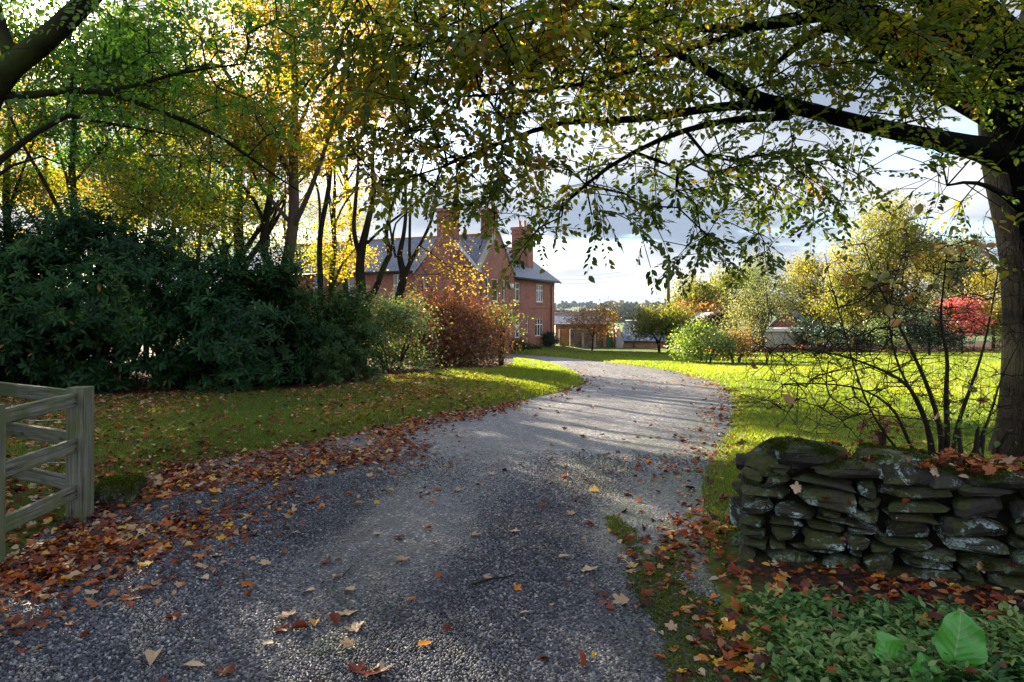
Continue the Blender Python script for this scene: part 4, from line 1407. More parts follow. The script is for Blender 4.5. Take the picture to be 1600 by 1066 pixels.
def shrub(name, label, center_px, Y, rx, rz, ry, seed, leafmat, leaf, size, ncl, nper, leafn, lo=0, hi=1, ground=None, cat='shrub', sigma=.15, stems=7, cs=.22, tf=1.2, bark='twig', shell=.72, low=-.55, tip=.004, droop=.15, flat=.7, group=None, whorled=False, zt=None):
    """a rounded bush on its own stems; rx, rz in pixels, ry metres"""
    c = P(center_px[0], center_px[1], Y)
    s = Y / FPX
    z = gz(c[0], Y) if ground is None else ground
    rr = np.random.default_rng(seed)
    T = clumps(c, (rx * s, ry, rz * s), ncl, nper, cs, shell, .7, rr, low)
    T = T[T[:, 2] > z + .06]
    limbs = []
    for k in range(stems):
        a = rr.uniform(0, 6.28)
        b = np.array([c[0] + .18 * rx * s * math.cos(a), Y + .18 * ry * math.sin(a), z - .1])
        e = c + np.array([math.cos(a) * rx * s * .55, math.sin(a) * ry * .55, rz * s * rr.uniform(-.1, .45)])
        limbs.append((np.array([b, b * .55 + e * .45 + [0, 0, .15], e]), [.035, .026, .012]))
    root = plant(name, label, cat, (c[0], Y, z), limbs, T, leaf, leafn, sigma, size, M[leafmat], M[bark], seed, lo, hi, tipr=tip, bf=.3, tf=tf, flat=flat, droop=droop, wood='stem', crown='foliage', k=3, group=group, whorl=unit_free(c) if whorled else None, zt=zt)
    return root


def make_shrubs():
    # rhododendrons along the verge: whorls of long dark leaves
    rh = [('huge dark rhododendron towering behind the wooden fence', (150, 495), 13.6, 205, 160, 2.2, 301, 130, 36),
          ('dark rhododendron hanging low over the verge, lower than its huge neighbour', (385, 515), 13.6, 110, 128, 1.5, 302, 80, 32),
          ('deeply shaded rhododendron past the fence corner, seen above the top rail', (-70, 480), 12.8, 130, 160, 1.8, 303, 60, 34)]
    for label, c, Y, rx, rz, ry, seed, ncl, nper in rh:
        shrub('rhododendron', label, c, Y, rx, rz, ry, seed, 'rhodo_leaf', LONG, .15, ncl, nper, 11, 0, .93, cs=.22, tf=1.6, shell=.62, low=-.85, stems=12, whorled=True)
    shrub('laurel_bush', 'rounded mid green laurel at the end of the rhododendrons', (500, 535), 15.0, 80, 92, 1.35, 304, 'laurel_leaf', LONG, .12, 70, 32, 11, 0, .92, cs=.2, shell=.62, low=-.85, whorled=True)
    shrub('variegated_shrub', 'loose pale green shrub between the laurel and the russet bush', (612, 545), 18.0, 58, 62, 1.0, 305, 'mixed_leaf', SIMPLE, .085, 44, 22, 13, 0, 1, sigma=.15, low=-.6)
    shrub('low_green_shrub', 'low dark green shrub under the forked trees', (560, 522), 19.5, 55, 36, .9, 306, 'laurel_leaf', SIMPLE, .09, 20, 14, 10, 0, .9, sigma=.15, low=-.8)
    shrub('russet_bush', 'big rounded russet and red bush in front of the house', (706, 530), 21.5, 74, 58, 1.4, 307, 'russet_leaf', SIMPLE, .08, 80, 28, 13, 0, .99, sigma=.15, low=-.75, tf=1.5, cs=.27, shell=.6, zt=.3)
    shrub('rose_shrub', 'spindly tan leaved shrub above the russet bush by the gable', (690, 448), 23.5, 60, 26, .9, 308, 'yellow_leaf', SIMPLE, .10, 12, 6, 4, .3, 1, sigma=.2, low=-.4)
    shrub('euonymus_bush', 'small lime green bush tucked against the russet bush', (783, 497), 22.3, 14, 22, .35, 309, 'lime_leaf', SIMPLE, .07, 8, 10, 9, .2, .8, sigma=.1)
    shrub('tan_shrub', 'thin olive shrub under the garden windows', (640, 484), 27.0, 50, 24, .9, 310, 'mixed_leaf', SIMPLE, .07, 18, 10, 6, 0, .7, sigma=.16)
    shrub('laurel_bush', 'tall green undergrowth glimpsed through the huge rhododendron', (120, 480), 17.5, 190, 95, 1.2, 331, 'laurel_leaf', OVATE, .12, 60, 22, 12, .2, .93, sigma=.16, low=-.9, shell=.4)
    shrub('laurel_bush', 'sunlit green undergrowth behind the gap of the two rhododendrons', (370, 490), 18.0, 120, 85, 1.2, 332, 'laurel_leaf', OVATE, .12, 44, 20, 12, .3, .93, sigma=.16, low=-.9, shell=.4)
    # by the house wall
    shrub('clipped_bush', 'dark green clipped bush at the far corner of the house', (857, 534), 53.5, 9, 13, .5, 311, 'conifer_leaf', SIMPLE, .12, 22, 14, 9, 0, .8, sigma=.10, cs=.12, shell=.85)
    shrub('clipped_bush', 'dark bush under the lower window beside the russet bush', (803, 542), 47.5, 13, 11, .5, 312, 'laurel_leaf', SIMPLE, .12, 16, 12, 8, 0, .7, sigma=.12, cs=.14)
    shrub('low_hedge', 'low strip of green plants along the house wall', (829, 545), 49.6, 17, 5, .45, 313, 'laurel_leaf', SIMPLE, .12, 20, 10, 7, .2, .9, sigma=.10, cs=.12)
    shrub('yellow_shrub', 'small yellow green shrub by the arched gate', (881, 541), 53.8, 7, 11, .3, 314, 'lime_leaf', SIMPLE, .11, 8, 8, 7, .5, .9, sigma=.12, cs=.12)
    # on the lawn
    shrub('azalea_bush', 'bright yellow green bush standing on the lawn beside the bend', (1100, 540), 27.0, 42, 32, 1.0, 315, 'lime_leaf', SIMPLE, .085, 40, 16, 11, 0, .95, sigma=.13, cs=.16, tf=1.4)
    shrub('hydrangea_bush', 'tan brown hydrangea next to the yellow green bush', (1150, 548), 27.0, 27, 22, .6, 316, 'hydrangea_leaf', SIMPLE, .085, 26, 13, 9, 0, 1, sigma=.13, cs=.15)


make_shrubs()


# ------------------------------------------------------------------ outbuildings, pole and trees at the lawn's far side
def box_building(mb, a, b, depth, z0, z1, mi=0):
    """walls from plan point a to b (front), going back by depth; returns the four corners"""
    a, b = np.asarray(a, float), np.asarray(b, float)
    e = unit(b - a); n = np.array([-e[1], e[0]])
    if n[1] < 0: n = -n
    c, d = b + n * depth, a + n * depth
    pts = [a, b, c, d]
    for i in range(4):
        p, q = pts[i], pts[(i + 1) % 4]
        mb.quad([*p, z0], [*q, z0], [*q, z1], [*p, z1], mi)
    return [np.array(p) for p in pts]


def XY(px, Y):
    return np.array([(px - 800) / FPX * Y, Y])


def Zp(py, Y):
    return CAM_Z + (HORIZON - py) / FPX * Y


def pitched(root, a, b, depth, z_eave, z_ridge, over=.25, mat='slate', ends=True, wallmat='stonework', z0=-2.2):
    mb = MB()
    A, B, Cc, Dd = box_building(mb, a, b, depth, z0, z_eave)
    m1, m2 = (A + Dd) / 2, (B + Cc) / 2
    if ends:
        mb.add(np.array([[*A, z_eave], [*Dd, z_eave], [*m1, z_ridge - .05]]), np.array([[0, 1, 2]]))
        mb.add(np.array([[*B, z_eave], [*Cc, z_eave], [*m2, z_ridge - .05]]), np.array([[0, 1, 2]]))
    mb.build('wall', M[wallmat], root, smooth=False)
    e = unit(B - A); n = unit(Dd - A)
    sl = (z_ridge - z_eave) / (depth / 2)
    st = []; rb = MB()
    roof_slope(rb, [*(A - e * over - n * over), z_eave - sl * over], [*(B + e * over - n * over), z_eave - sl * over], [*(m2 + e * over), z_ridge], [*(m1 - e * over), z_ridge], .08, store=st)
    roof_slope(rb, [*(Cc + e * over + n * over), z_eave - sl * over], [*(Dd - e * over + n * over), z_eave - sl * over], [*(m1 - e * over), z_ridge], [*(m2 + e * over), z_ridge], .08, store=st)
    r = rb.build('roof', M[mat], root, smooth=False)
    slope_attr(r, st)
    rt = MB(); rt.tube([[*(m1 - e * over), z_ridge + .06], [*(m2 + e * over), z_ridge + .06]], .09, 6)
    rt.build('ridge_tile', M['terracotta'] if mat == 'slate' else M['slate'], root)
    return A, B, Cc, Dd


def make_outbuildings():
    # stone outhouse beside the house
    a, b = XY(868, 60), XY(949, 60)
    root = empty('stone_outhouse', (0, 0, 0)); tag(root, 'low stone outhouse with slate roof between the house and the green door', 'outhouse')
    pitched(root, a, b, 5.0, Zp(506, 60), Zp(491, 61.5), .3, 'slate')
    # garden wall with arched gate
    root = empty('garden_wall', (0, 0, 0)); tag(root, 'old brick and stone garden wall with climbers running up to the green door', 'garden wall')
    mb = MB(); a, b = XY(874, 56.5), XY(945, 56.5)
    for p0, p1 in ((873.5, 876.0), (890.5, 945)):
        x0, x1 = XY(p0, 56.5)[0], XY(p1, 56.5)[0]
        mb.box((x0, 56.3, -2.2), (x1, 56.65, Zp(514.5, 56.5)))
    mb.build('wall', M['stonework'], root, smooth=False)
    mb = MB()
    for p in (911, 929.5):
        x = XY(p, 56)[0]
        mb.box((x - .09, 56.05, -2.2), (x + .09, 56.28, Zp(520, 56)))
    mb.build('buttress', M['pale_render'], root, smooth=False)
    g = empty('arched_gate', (XY(883, 56.4)[0], 56.4, -1.35)); tag(g, 'arched brown wooden garden gate beside the house corner', 'gate')
    w = .36
    mb = MB()
    prof = [(-w, 0)] + [(w * math.cos(t), 1.35 + .26 * math.sin(t)) for t in np.linspace(math.pi, 0, 9)] + [(w, 0)]
    n = len(prof)
    v = np.array([[x, -.03, z] for x, z in prof] + [[x, .03, z] for x, z in prof])
    mb.add(v, [np.array([list(range(n))]), np.array([list(range(2 * n - 1, n - 1, -1))]), np.array([[i, (i + 1) % n, n + (i + 1) % n, n + i] for i in range(n)])])
    mb.build('board_panel', M['gate_wood'], g, smooth=False)
    mb = MB()
    for k in range(5):
        x = -w + .1 + k * .13
        mb.box((x - .006, -.045, .05), (x + .006, -.031, 1.35))
    mb.build('batten', M['black_iron'], g, smooth=False)
    # green door in brick piers
    d = empty('green_door', (XY(952.5, 56.3)[0], 56.3, -1.4)); tag(d, 'dark green garden door between narrow brick piers', 'door')
    mb = MB(); mb.box((-.29, -.03, 0), (.29, .03, 1.32))
    mb.box((-.22, -.045, .1), (-.03, -.031, .6)); mb.box((.03, -.045, .1), (.22, -.031, .6)); mb.box((-.22, -.045, .7), (.22, -.031, 1.22))
    mb.build('leaf', M['green_paint'], d, smooth=False)
    for s in (-1, 1):
        mb = MB(); mb.box((s * .42 - .12, -.12, -.5), (s * .42 + .12, .25, 1.5)); mb.build('pier', M['brick'], d, smooth=False)
    mb = MB(); mb.box((-.54, -.12, 1.502), (.54, .25, 1.64)); mb.build('lintel', M['brick'], d, smooth=False)
    mb = MB(); mb.tube([(.2, -.035, .62), (.2, -.09, .62), (.13, -.09, .62)], .012, 6); mb.build('handle', M['black_iron'], d)
    # grey lean-to end
    x0, x1 = XY(963, 55.5)[0], XY(973.5, 55.5)[0]
    d = empty('lean_to', ((x0 + x1) / 2, 55.5, -1.4)); tag(d, 'pale grey boarded lean-to with sloping top against the long slate roof', 'shed')
    h0, h1 = Zp(513, 55.5) + 1.4, Zp(528, 55.5) + 1.4
    hw = (x1 - x0) / 2
    mb = MB()
    v = np.array([[-hw, 0, -.3], [hw, 0, -.3], [hw, 0, h1], [-hw * .3, 0, h0], [-hw, 0, h0], [-hw, 2.4, -.3], [hw, 2.4, -.3], [hw, 2.4, h1], [-hw * .3, 2.4, h0], [-hw, 2.4, h0]])
    mb.add(v, [np.array([[0, 1, 2, 3, 4], [9, 8, 7, 6, 5]]), np.array([[i, 5 + i, 5 + (i + 1) % 5, (i + 1) % 5] for i in range(5)])])
    mb.build('board_wall', M['grey_board'], d, smooth=False)
    mb = MB()
    v = np.array([[-hw * .3, -.08, h0 + .02], [hw + .08, -.08, h1 - .06], [hw + .08, 2.5, h1 - .06], [-hw * .3, 2.5, h0 + .02]])
    mb.add(np.vstack([v, v + [0, 0, .05]]), np.array([[0, 1, 2, 3], [7, 6, 5, 4], [0, 4, 5, 1], [1, 5, 6, 2], [2, 6, 7, 3], [3, 7, 4, 0]]))
    mb.build('roof', M['lead'], d, smooth=False)
    # long low barn with a blue slate roof
    a, b = XY(974, 56.5), XY(1092, 54.5)
    root = empty('long_barn', (0, 0, 0)); tag(root, 'long low brick barn under a blue slate roof behind the small trees', 'barn')
    A, B, _, _ = pitched(root, a, b, 5.6, Zp(531, 56), Zp(503, 57.5), .3, 'slate_blue', True, 'brick_pale')
    e = unit(B - A)
    for f in (.14, .62):
        p = A + e * f * np.linalg.norm(B - A)
        mb = MB(); mb.tube([[p[0], p[1] - .1, Zp(532, 56)], [p[0], p[1] - .1, -2]], .07, 6); mb.build('drainpipe', M['black_iron'], root)
    p = A + e * .18 * np.linalg.norm(B - A)
    mb = MB(); mb.box((p[0], p[1] + .9, Zp(517, 56)), (p[0] + 1.1, p[1] + 1.6, Zp(509, 56))); mb.build('roof_light', M['lead'], root, smooth=False)
    # gable-ended cottage, mossy brown roof on its near slope
    Y = 51
    root = empty('brick_cottage', (0, 0, 0)); tag(root, 'ivy topped brick gable building behind the yellow green bush', 'outbuilding')
    x0, x1, xm = XY(1076, Y)[0], XY(1142, Y)[0], XY(1124, Y)[0]
    z0, ze, zr = -2.2, Zp(520, Y), Zp(490, Y)
    mb = MB()
    mb.add(np.array([[x0, Y, z0], [x1, Y, z0], [x1, Y, ze + .6], [xm, Y, zr], [x0, Y, ze], [x0, Y + 7, z0], [x1, Y + 7, z0], [x1, Y + 7, ze + .6], [xm, Y + 7, zr], [x0, Y + 7, ze]]),
           [np.array([[0, 1, 2, 3, 4]]), np.array([[0, 5, 6, 1], [1, 6, 7, 2], [4, 9, 5, 0]])])
    mb.build('wall', M['brick_pale'], root, smooth=False)
    rb, st = MB(), []
    roof_slope(rb, (x0 - .25, Y - .15, ze - .12), (x0 - .25, Y + 7.1, ze - .12), (xm, Y + 7.1, zr + .02), (xm, Y - .15, zr + .02), .09, store=st)
    roof_slope(rb, (x1 + .2, Y + 7.1, ze + .45), (x1 + .2, Y - .15, ze + .45), (xm, Y - .15, zr + .02), (xm, Y + 7.1, zr + .02), .09, store=st)
    r = rb.build('roof', M['slate'], root, smooth=False); slope_attr(r, st)
    # ivy and dead creeper over the gable's slope
    lb = MB()
    n = 4200
    t_ = rng.random(n)
    pos = np.stack([x0 - .2 + (xm + .5 - x0) * t_, Y - .25 + rng.normal(0, .18, n), ze + (zr - ze) * t_ + rng.normal(0, .16, n)], 1)
    scatter(lb, SIMPLE[0], SIMPLE[1], pos + rng.normal(0, .12, (n, 3)), rand_dirs(n), rand_dirs(n), rng.uniform(.12, .24, n), rng.random(n))
    lb.build('ivy', M['ivy_brown'], root)
    # brick building with the cream clad shed in front
    Y = 56
    root = empty('brick_garage', (0, 0, 0)); tag(root, 'brick gabled building with slate roof behind the cream shed', 'garage')
    xa, xb, xc = XY(1196, Y)[0], XY(1262, Y)[0], XY(1228, Y)[0]
    ze, zr = Zp(517, Y), Zp(486, Y)
    mb = MB()
    mb.add(np.array([[xa, Y, -2.2], [xb, Y, -2.2], [xb, Y, ze], [xc, Y, zr], [xa, Y, ze], [xa + 5, Y + 9, -2.2], [xb + 5, Y + 9, -2.2], [xb + 5, Y + 9, ze], [xc + 5, Y + 9, zr], [xa + 5, Y + 9, ze]]),
           [np.array([[0, 1, 2, 3, 4], [9, 8, 7, 6, 5]]), np.array([[0, 5, 6, 1], [1, 6, 7, 2], [4, 9, 5, 0]])])
    mb.build('wall', M['brick'], root, smooth=False)
    rb, st = MB(), []
    roof_slope(rb, (xb + .3, Y - .15, ze - .25), (xb + 5.3, Y + 9, ze - .25), (xc + 5, Y + 9, zr + .02), (xc, Y - .15, zr + .02), .09, store=st)
    roof_slope(rb, (xa + 4.7, Y + 9, ze - .25), (xa - .3, Y - .15, ze - .25), (xc, Y - .15, zr + .02), (xc + 5, Y + 9, zr + .02), .09, store=st)
    r = rb.build('roof', M['slate_blue'], root, smooth=False); slope_attr(r, st)
    Y = 50.5
    xa, xb = XY(1194, Y)[0], XY(1277, Y)[0]
    zt = Zp(514, Y)
    root = empty('cream_shed', ((xa + xb) / 2, Y, -1.4)); tag(root, 'cream shed of horizontal cladding with pale flat top on the lawn edge', 'shed')
    hw = (xb - xa) / 2; h = zt + 1.4
    mb = MB()
    nb = 9
    for k in range(nb):
        z0, z1 = -.2 + (h - .25) * k / nb, -.2 + (h - .25) * (k + 1) / nb
        mb.add(np.array([[-hw, -.045, z0], [hw, -.045, z0], [hw, -.012, z1], [-hw, -.012, z1]]), np.array([[0, 1, 2, 3]]))
        mb.add(np.array([[-hw, -.012, z1], [hw, -.012, z1], [hw, -.045, z1], [-hw, -.045, z1]]), np.array([[0, 1, 2, 3]]))
    mb.box((-hw, 0, -.4), (hw, 3.5, h - .2))
    mb.build('clad_wall', M['cream_metal'], root, smooth=False)
    mb = MB(); mb.box((-hw - .15, -.18, h - .198), (hw + .15, 3.7, h + .04)); mb.build('roof', M['white_paint'], root, smooth=False)
    # blue sheet of plastic in the dark gap
    b = P(1182, 541, 50); o = MB()
    nx, ny = 10, 9
    uu, vv = np.meshgrid(np.linspace(-.28, .28, nx), np.linspace(0, .8, ny))
    v = np.stack([uu * (1 - .45 * vv / .8) + .04 * np.sin(vv * 9), .10 * np.sin(uu * 16 + vv * 4) - .05 + .25 * vv, vv], -1).reshape(-1, 3)
    f = grid_faces(nx, ny)
    o.add(v, f); o.add(v + [0, .02, 0], f[:, ::-1])
    ob = o.build('plastic_sheet', M['blue_sheet'])
    ob.location = (b[0], 50.2, -1.38)
    tag(ob, 'bright blue plastic sheet propped in the dark gap by the two stemmed tree', 'plastic sheet')


make_outbuildings()


def make_pole():
    b = XY(1044, 46)
    z = gz(b[0], b[1])
    root = empty('telegraph_pole', (b[0], b[1], z)); tag(root, 'weathered wooden telegraph pole rising over the low barn', 'pole')
    H = Zp(398, 46) - z
    mb = MB(); mb.tube([(0, 0, -.3), (0, 0, H * .5), (.03, 0, H)], [.135, .115, .09], 10); mb.build('post', M['pole_wood'], root)
    for x, zi in ((-.12, H - .7), (-.12, H - 1.0), (.14, H - 1.3)):
        mb = MB(); mb.tube([(x * .5, 0, zi - .04), (x * 1.4, 0, zi - .04), (x * 1.4, 0, zi), (x * 1.4, 0, zi + .08)], [.012, .014, .035, .03], 8); mb.build('insulator', M['white_paint'], root)
    mb = MB(); mb.tube([(.11, -.06, .3), (.11, -.06, H * .33)], .03, 6); mb.build('cable_guard', M['green_paint'], root)
    # the lines run to the house and across it
    ends = [(868, 431, 55.8), (868, 437, 55.8), (870, 443, 55.9)]
    tops = [(-.17, H - .64), (-.17, H - .94), (.2, H - 1.24)]
    words = ['uppermost thin overhead line from the pole to the house', 'middle thin overhead line from the pole to the house', 'lowest thin overhead line from the pole to the house']
    for (px, py, Y), (dx, dz), lab in zip(ends, tops, words):
        p0 = np.array([b[0] + dx, b[1], z + dz]); p1 = P(px, py, Y)
        t = np.linspace(0, 1, 24)[:, None]
        pts = p0 * (1 - t) + p1 * t - np.array([0, 0, 1.0]) * (t * (1 - t)) * 1.0
        mb = MB(); mb.tube(pts, .008, 5)
        o = mb.build('overhead_line', M['black_iron']); tag(o, lab, 'cable')


make_pole()


def garden_tree(name, label, base_px, Y, r, trunk, crown, seed, leafmat, leaf=SIMPLE, size=.12, ncl=16, nper=14, leafn=12, lo=0, hi=1, bark='bark_brown', sigma=.28, cs=.3, squash=.7, droop=0.0, shell=.5, dy=None, tip=.008, flat=.7, tf=.5, cat='tree', low=-1.0):
    """trunk: extra limbs in pixels at Y; crown: lobes (px, py, rx, ry)"""
    b = XY(base_px, Y); z = gz(b[0], Y)
    limbs = [line_px([(p[0], p[1], Y + (p[3] if len(p) > 3 else 0), p[2]) for p in l]) for l in trunk]
    p0, r0 = limbs[0]
    limbs[0] = (np.vstack([[b[0], Y, z - .25], [b[0], Y, z + .1], p0]), np.r_[r * 1.35, r, r0])
    rr = np.random.default_rng(seed)
    s = Y / FPX
    T = np.vstack([clumps(P(cx, cy, Y), (rx * s, (dy or min(rx * s, 3.0)), ry * s), max(3, int(ncl * rx * ry / 900)), nper, cs, shell, squash, rr, low) for cx, cy, rx, ry in crown])
    T = T[T[:, 2] > z + .5]
    return plant(name, label, cat, (b[0], Y, z), limbs, T, leaf, leafn, sigma, size, M[leafmat], M[bark], seed, lo, hi, tipr=tip, bf=.4, tf=tf, flat=flat, droop=droop, step=.35, k=3)


def make_garden_trees():
    gt = garden_tree
    gt('cherry_tree', 'small spreading tree with orange leaves in front of the stone outhouse', 925, 50, .06, [[(926, 545, .06), (927, 525, .05), (930, 508, .03), (940, 495, .015)], [(927, 528, .03), (915, 510, .025), (900, 498, .012)], [(928, 522, .03), (945, 510, .025), (955, 500, .012)]],
       [(905, 502, 22, 12), (928, 496, 22, 14), (945, 500, 20, 16), (930, 515, 28, 9), (952, 510, 12, 9), (942, 483, 10, 6)], 401, 'orange_leaf', size=.15, ncl=60, nper=5, leafn=8, sigma=.22, cs=.28, bark='bark_dark', dy=1.2)
    gt('apple_tree', 'low apple tree with open green crown and forked dark trunk beside the pole', 1030, 45, .10, [[(1030, 545, .10), (1028, 535, .09), (1020, 523, .06), (1008, 512, .035), (1000, 505, .02)], [(1029, 536, .07), (1036, 520, .06), (1045, 508, .04), (1058, 500, .02)], [(1034, 524, .04), (1030, 505, .02)]],
       [(1010, 505, 22, 14), (1035, 497, 26, 17), (1060, 505, 22, 18), (1000, 515, 12, 10), (1045, 515, 25, 8)], 402, 'birch_leaf', size=.15, ncl=60, nper=8, leafn=11, lo=0, hi=.75, sigma=.22, cs=.28, bark='bark_dark', dy=1.4)
    gt('two_stemmed_tree', 'grey leaved tree with two pale green stems rising before the cream shed', 1186, 47, .16, [[(1186, 545, .17), (1187, 530, .15), (1190, 500, .13), (1188, 485, .11), (1184, 470, .07), (1175, 450, .03)], [(1188, 530, .12), (1198, 505, .11), (1202, 488, .10), (1208, 480, .07), (1228, 477, .03)], [(1202, 488, .07), (1198, 460, .04), (1195, 420, .02)]],
       [(1165, 470, 32, 24), (1200, 450, 36, 28), (1195, 415, 14, 30), (1225, 470, 24, 20), (1150, 500, 18, 22), (1168, 515, 22, 16)], 403, 'willow_leaf', size=.15, ncl=26, nper=6, leafn=11, sigma=.25, cs=.32, bark='bark_green', dy=1.6)
    gt('bushy_tree', 'yellow green bushy tree behind the pole and the barn', 1085, 60, .16, [[(1085, 520, .15), (1085, 480, .1), (1087, 450, .05)]],
       [(1085, 460, 30, 28), (1070, 490, 26, 20), (1110, 485, 26, 18), (1090, 500, 40, 14)], 404, 'birch_leaf', size=.20, ncl=22, nper=10, leafn=19, lo=.1, hi=.9, sigma=.34, cs=.42, droop=.3)
    gt('orange_flecked_tree', 'tree with orange flecked crown between the pole and the brick gable', 1100, 57, .12, [[(1100, 520, .12), (1098, 490, .07)]],
       [(1085, 488, 28, 14), (1115, 492, 26, 14), (1060, 492, 16, 12)], 405, 'orange_leaf', size=.18, ncl=22, nper=9, leafn=15, lo=0, hi=.6, sigma=.3, cs=.35)
    gt('birch_tree', 'broad pale green tree behind the two stemmed tree', 1150, 64, .2, [[(1150, 500, .2), (1150, 460, .14), (1152, 430, .06)]],
       [(1150, 455, 40, 34), (1130, 480, 28, 24), (1170, 440, 24, 22), (1180, 480, 24, 28)], 406, 'birch_leaf', size=.21, ncl=15, nper=10, leafn=22, lo=0, hi=.7, sigma=.36, cs=.45, droop=.5)
    gt('birch_tree', 'yellow green tree with rounded top right of the two stemmed one', 1255, 62, .18, [[(1255, 520, .2), (1255, 470, .12), (1256, 430, .05)]],
       [(1255, 440, 30, 32), (1235, 470, 24, 26), (1275, 475, 28, 28), (1262, 415, 14, 14)], 407, 'birch_leaf', size=.20, ncl=16, nper=10, leafn=21, lo=.2, hi=1, sigma=.36, cs=.42, droop=.4)
    gt('weeping_birch', 'tall weeping birch with yellow green curtains of leaves behind the bare shrub', 1385, 52, .2, [[(1385, 500, .22), (1388, 440, .16), (1390, 380, .09), (1396, 330, .03)], [(1388, 450, .09), (1360, 400, .04), (1345, 370, .02)], [(1389, 430, .09), (1420, 390, .05), (1435, 360, .02)]],
       [(1390, 360, 45, 34), (1350, 420, 46, 40), (1425, 400, 34, 40), (1375, 465, 60, 46), (1330, 480, 30, 36), (1400, 330, 22, 12)], 408, 'birch_leaf', size=.17, ncl=13, nper=9, leafn=26, lo=.25, hi=.95, sigma=.36, cs=.45, droop=.9, flat=1.2, bark='bark_green')
    gt('willow_tree', 'grey green drooping tree beyond the birch and next to the beech trunk', 1490, 58, .2, [[(1490, 520, .22), (1488, 440, .16), (1480, 380, .06)]],
       [(1490, 400, 42, 36), (1515, 450, 26, 40), (1465, 440, 30, 36), (1500, 490, 26, 30)], 409, 'willow_leaf', size=.18, ncl=14, nper=9, leafn=26, lo=0, hi=.8, sigma=.36, cs=.45, droop=.9, flat=1.2, bark='bark_green')
    gt('red_maple', 'small round maple with vivid red leaves', 1503, 42, .07, [[(1503, 540, .07), (1502, 515, .05), (1500, 490, .03)]],
       [(1490, 488, 22, 14), (1512, 484, 22, 18), (1500, 510, 30, 12), (1525, 500, 12, 14)], 410, 'red_leaf', size=.12, ncl=38, nper=9, leafn=12, sigma=.17, cs=.22, dy=1.0, bark='bark_dark')
    gt('dark_conifer', 'dark bushy evergreen in front of the red maple', 1452, 40, .08, [[(1452, 540, .08), (1452, 500, .05)]],
       [(1452, 515, 34, 32), (1470, 535, 24, 16), (1432, 530, 18, 16)], 411, 'conifer_leaf', size=.13, ncl=26, nper=12, leafn=14, sigma=.18, cs=.24)
    gt('dark_conifer', 'small dark evergreen at the end of the cream shed', 1268, 49.5, .06, [[(1268, 545, .06), (1268, 520, .03)]],
       [(1266, 526, 14, 20), (1262, 512, 9, 10)], 412, 'conifer_leaf', size=.15, ncl=60, nper=8, leafn=10, hi=1, sigma=.18, cs=.2)
    gt('yew_bush', 'spreading black green yew by the lawn edge', 1310, 47, .08, [[(1310, 545, .07), (1310, 530, .04)]],
       [(1300, 528, 26, 16), (1335, 530, 22, 12), (1362, 528, 26, 12)], 413, 'conifer_leaf', size=.14, ncl=44, nper=9, leafn=12, hi=.5, sigma=.2, cs=.25, cat='bush')
    gt('grey_shrub', 'silvery shrub below the weeping birch', 1400, 45, .05, [[(1400, 545, .05), (1400, 530, .03)]],
       [(1385, 520, 30, 22), (1420, 535, 24, 12)], 414, 'mixed_leaf', size=.12, ncl=26, nper=9, leafn=10, sigma=.2, cs=.25, cat='shrub')
    gt('olive_tree', 'rounded pale yellow tree seen between the red maple and the beech trunk', 1552, 50, .12, [[(1552, 540, .12), (1552, 500, .07)]],
       [(1550, 470, 24, 40), (1560, 510, 24, 28), (1545, 430, 14, 16)], 415, 'birch_leaf', size=.16, ncl=20, nper=9, leafn=19, lo=.3, hi=1, sigma=.3, cs=.35)
    gt('dark_shrub', 'dark evergreen shrub filling the gap by the blue sheet', 1172, 50.5, .05, [[(1172, 547, .05), (1172, 530, .03)]],
       [(1168, 533, 14, 14), (1178, 528, 10, 12)], 416, 'conifer_leaf', size=.14, ncl=60, nper=8, leafn=10, hi=.5, sigma=.18, cs=.2, cat='shrub')
    # border of low plants along the far edge of the lawn
    lb = MB()
    n = 9000
    x = rng.uniform(13.5, 40, n); y = 47.6 + .04 * (x - 8) + rng.normal(0, .35, n)
    hgt = .25 + .22 * snoise(np.c_[x, y], 77, .9)
    z = terrain(x, y) + rng.random(n) * np.clip(hgt, .08, .8)
    scatter(lb, SIMPLE[0], SIMPLE[1], np.c_[x, y, z], rand_dirs(n), unit(rand_dirs(n) + [0, 0, .8]), rng.uniform(.08, .17, n), np.clip(.5 + .4 * snoise(np.c_[x, y], 78, 1.5) + rng.normal(0, .15, n), 0, 1))
    o = lb.build('border_foliage', M['russet_leaf'])
    tag(o, 'low autumn border plants massed along the far edge of the lawn', 'border plants', kind='stuff')


make_garden_trees()


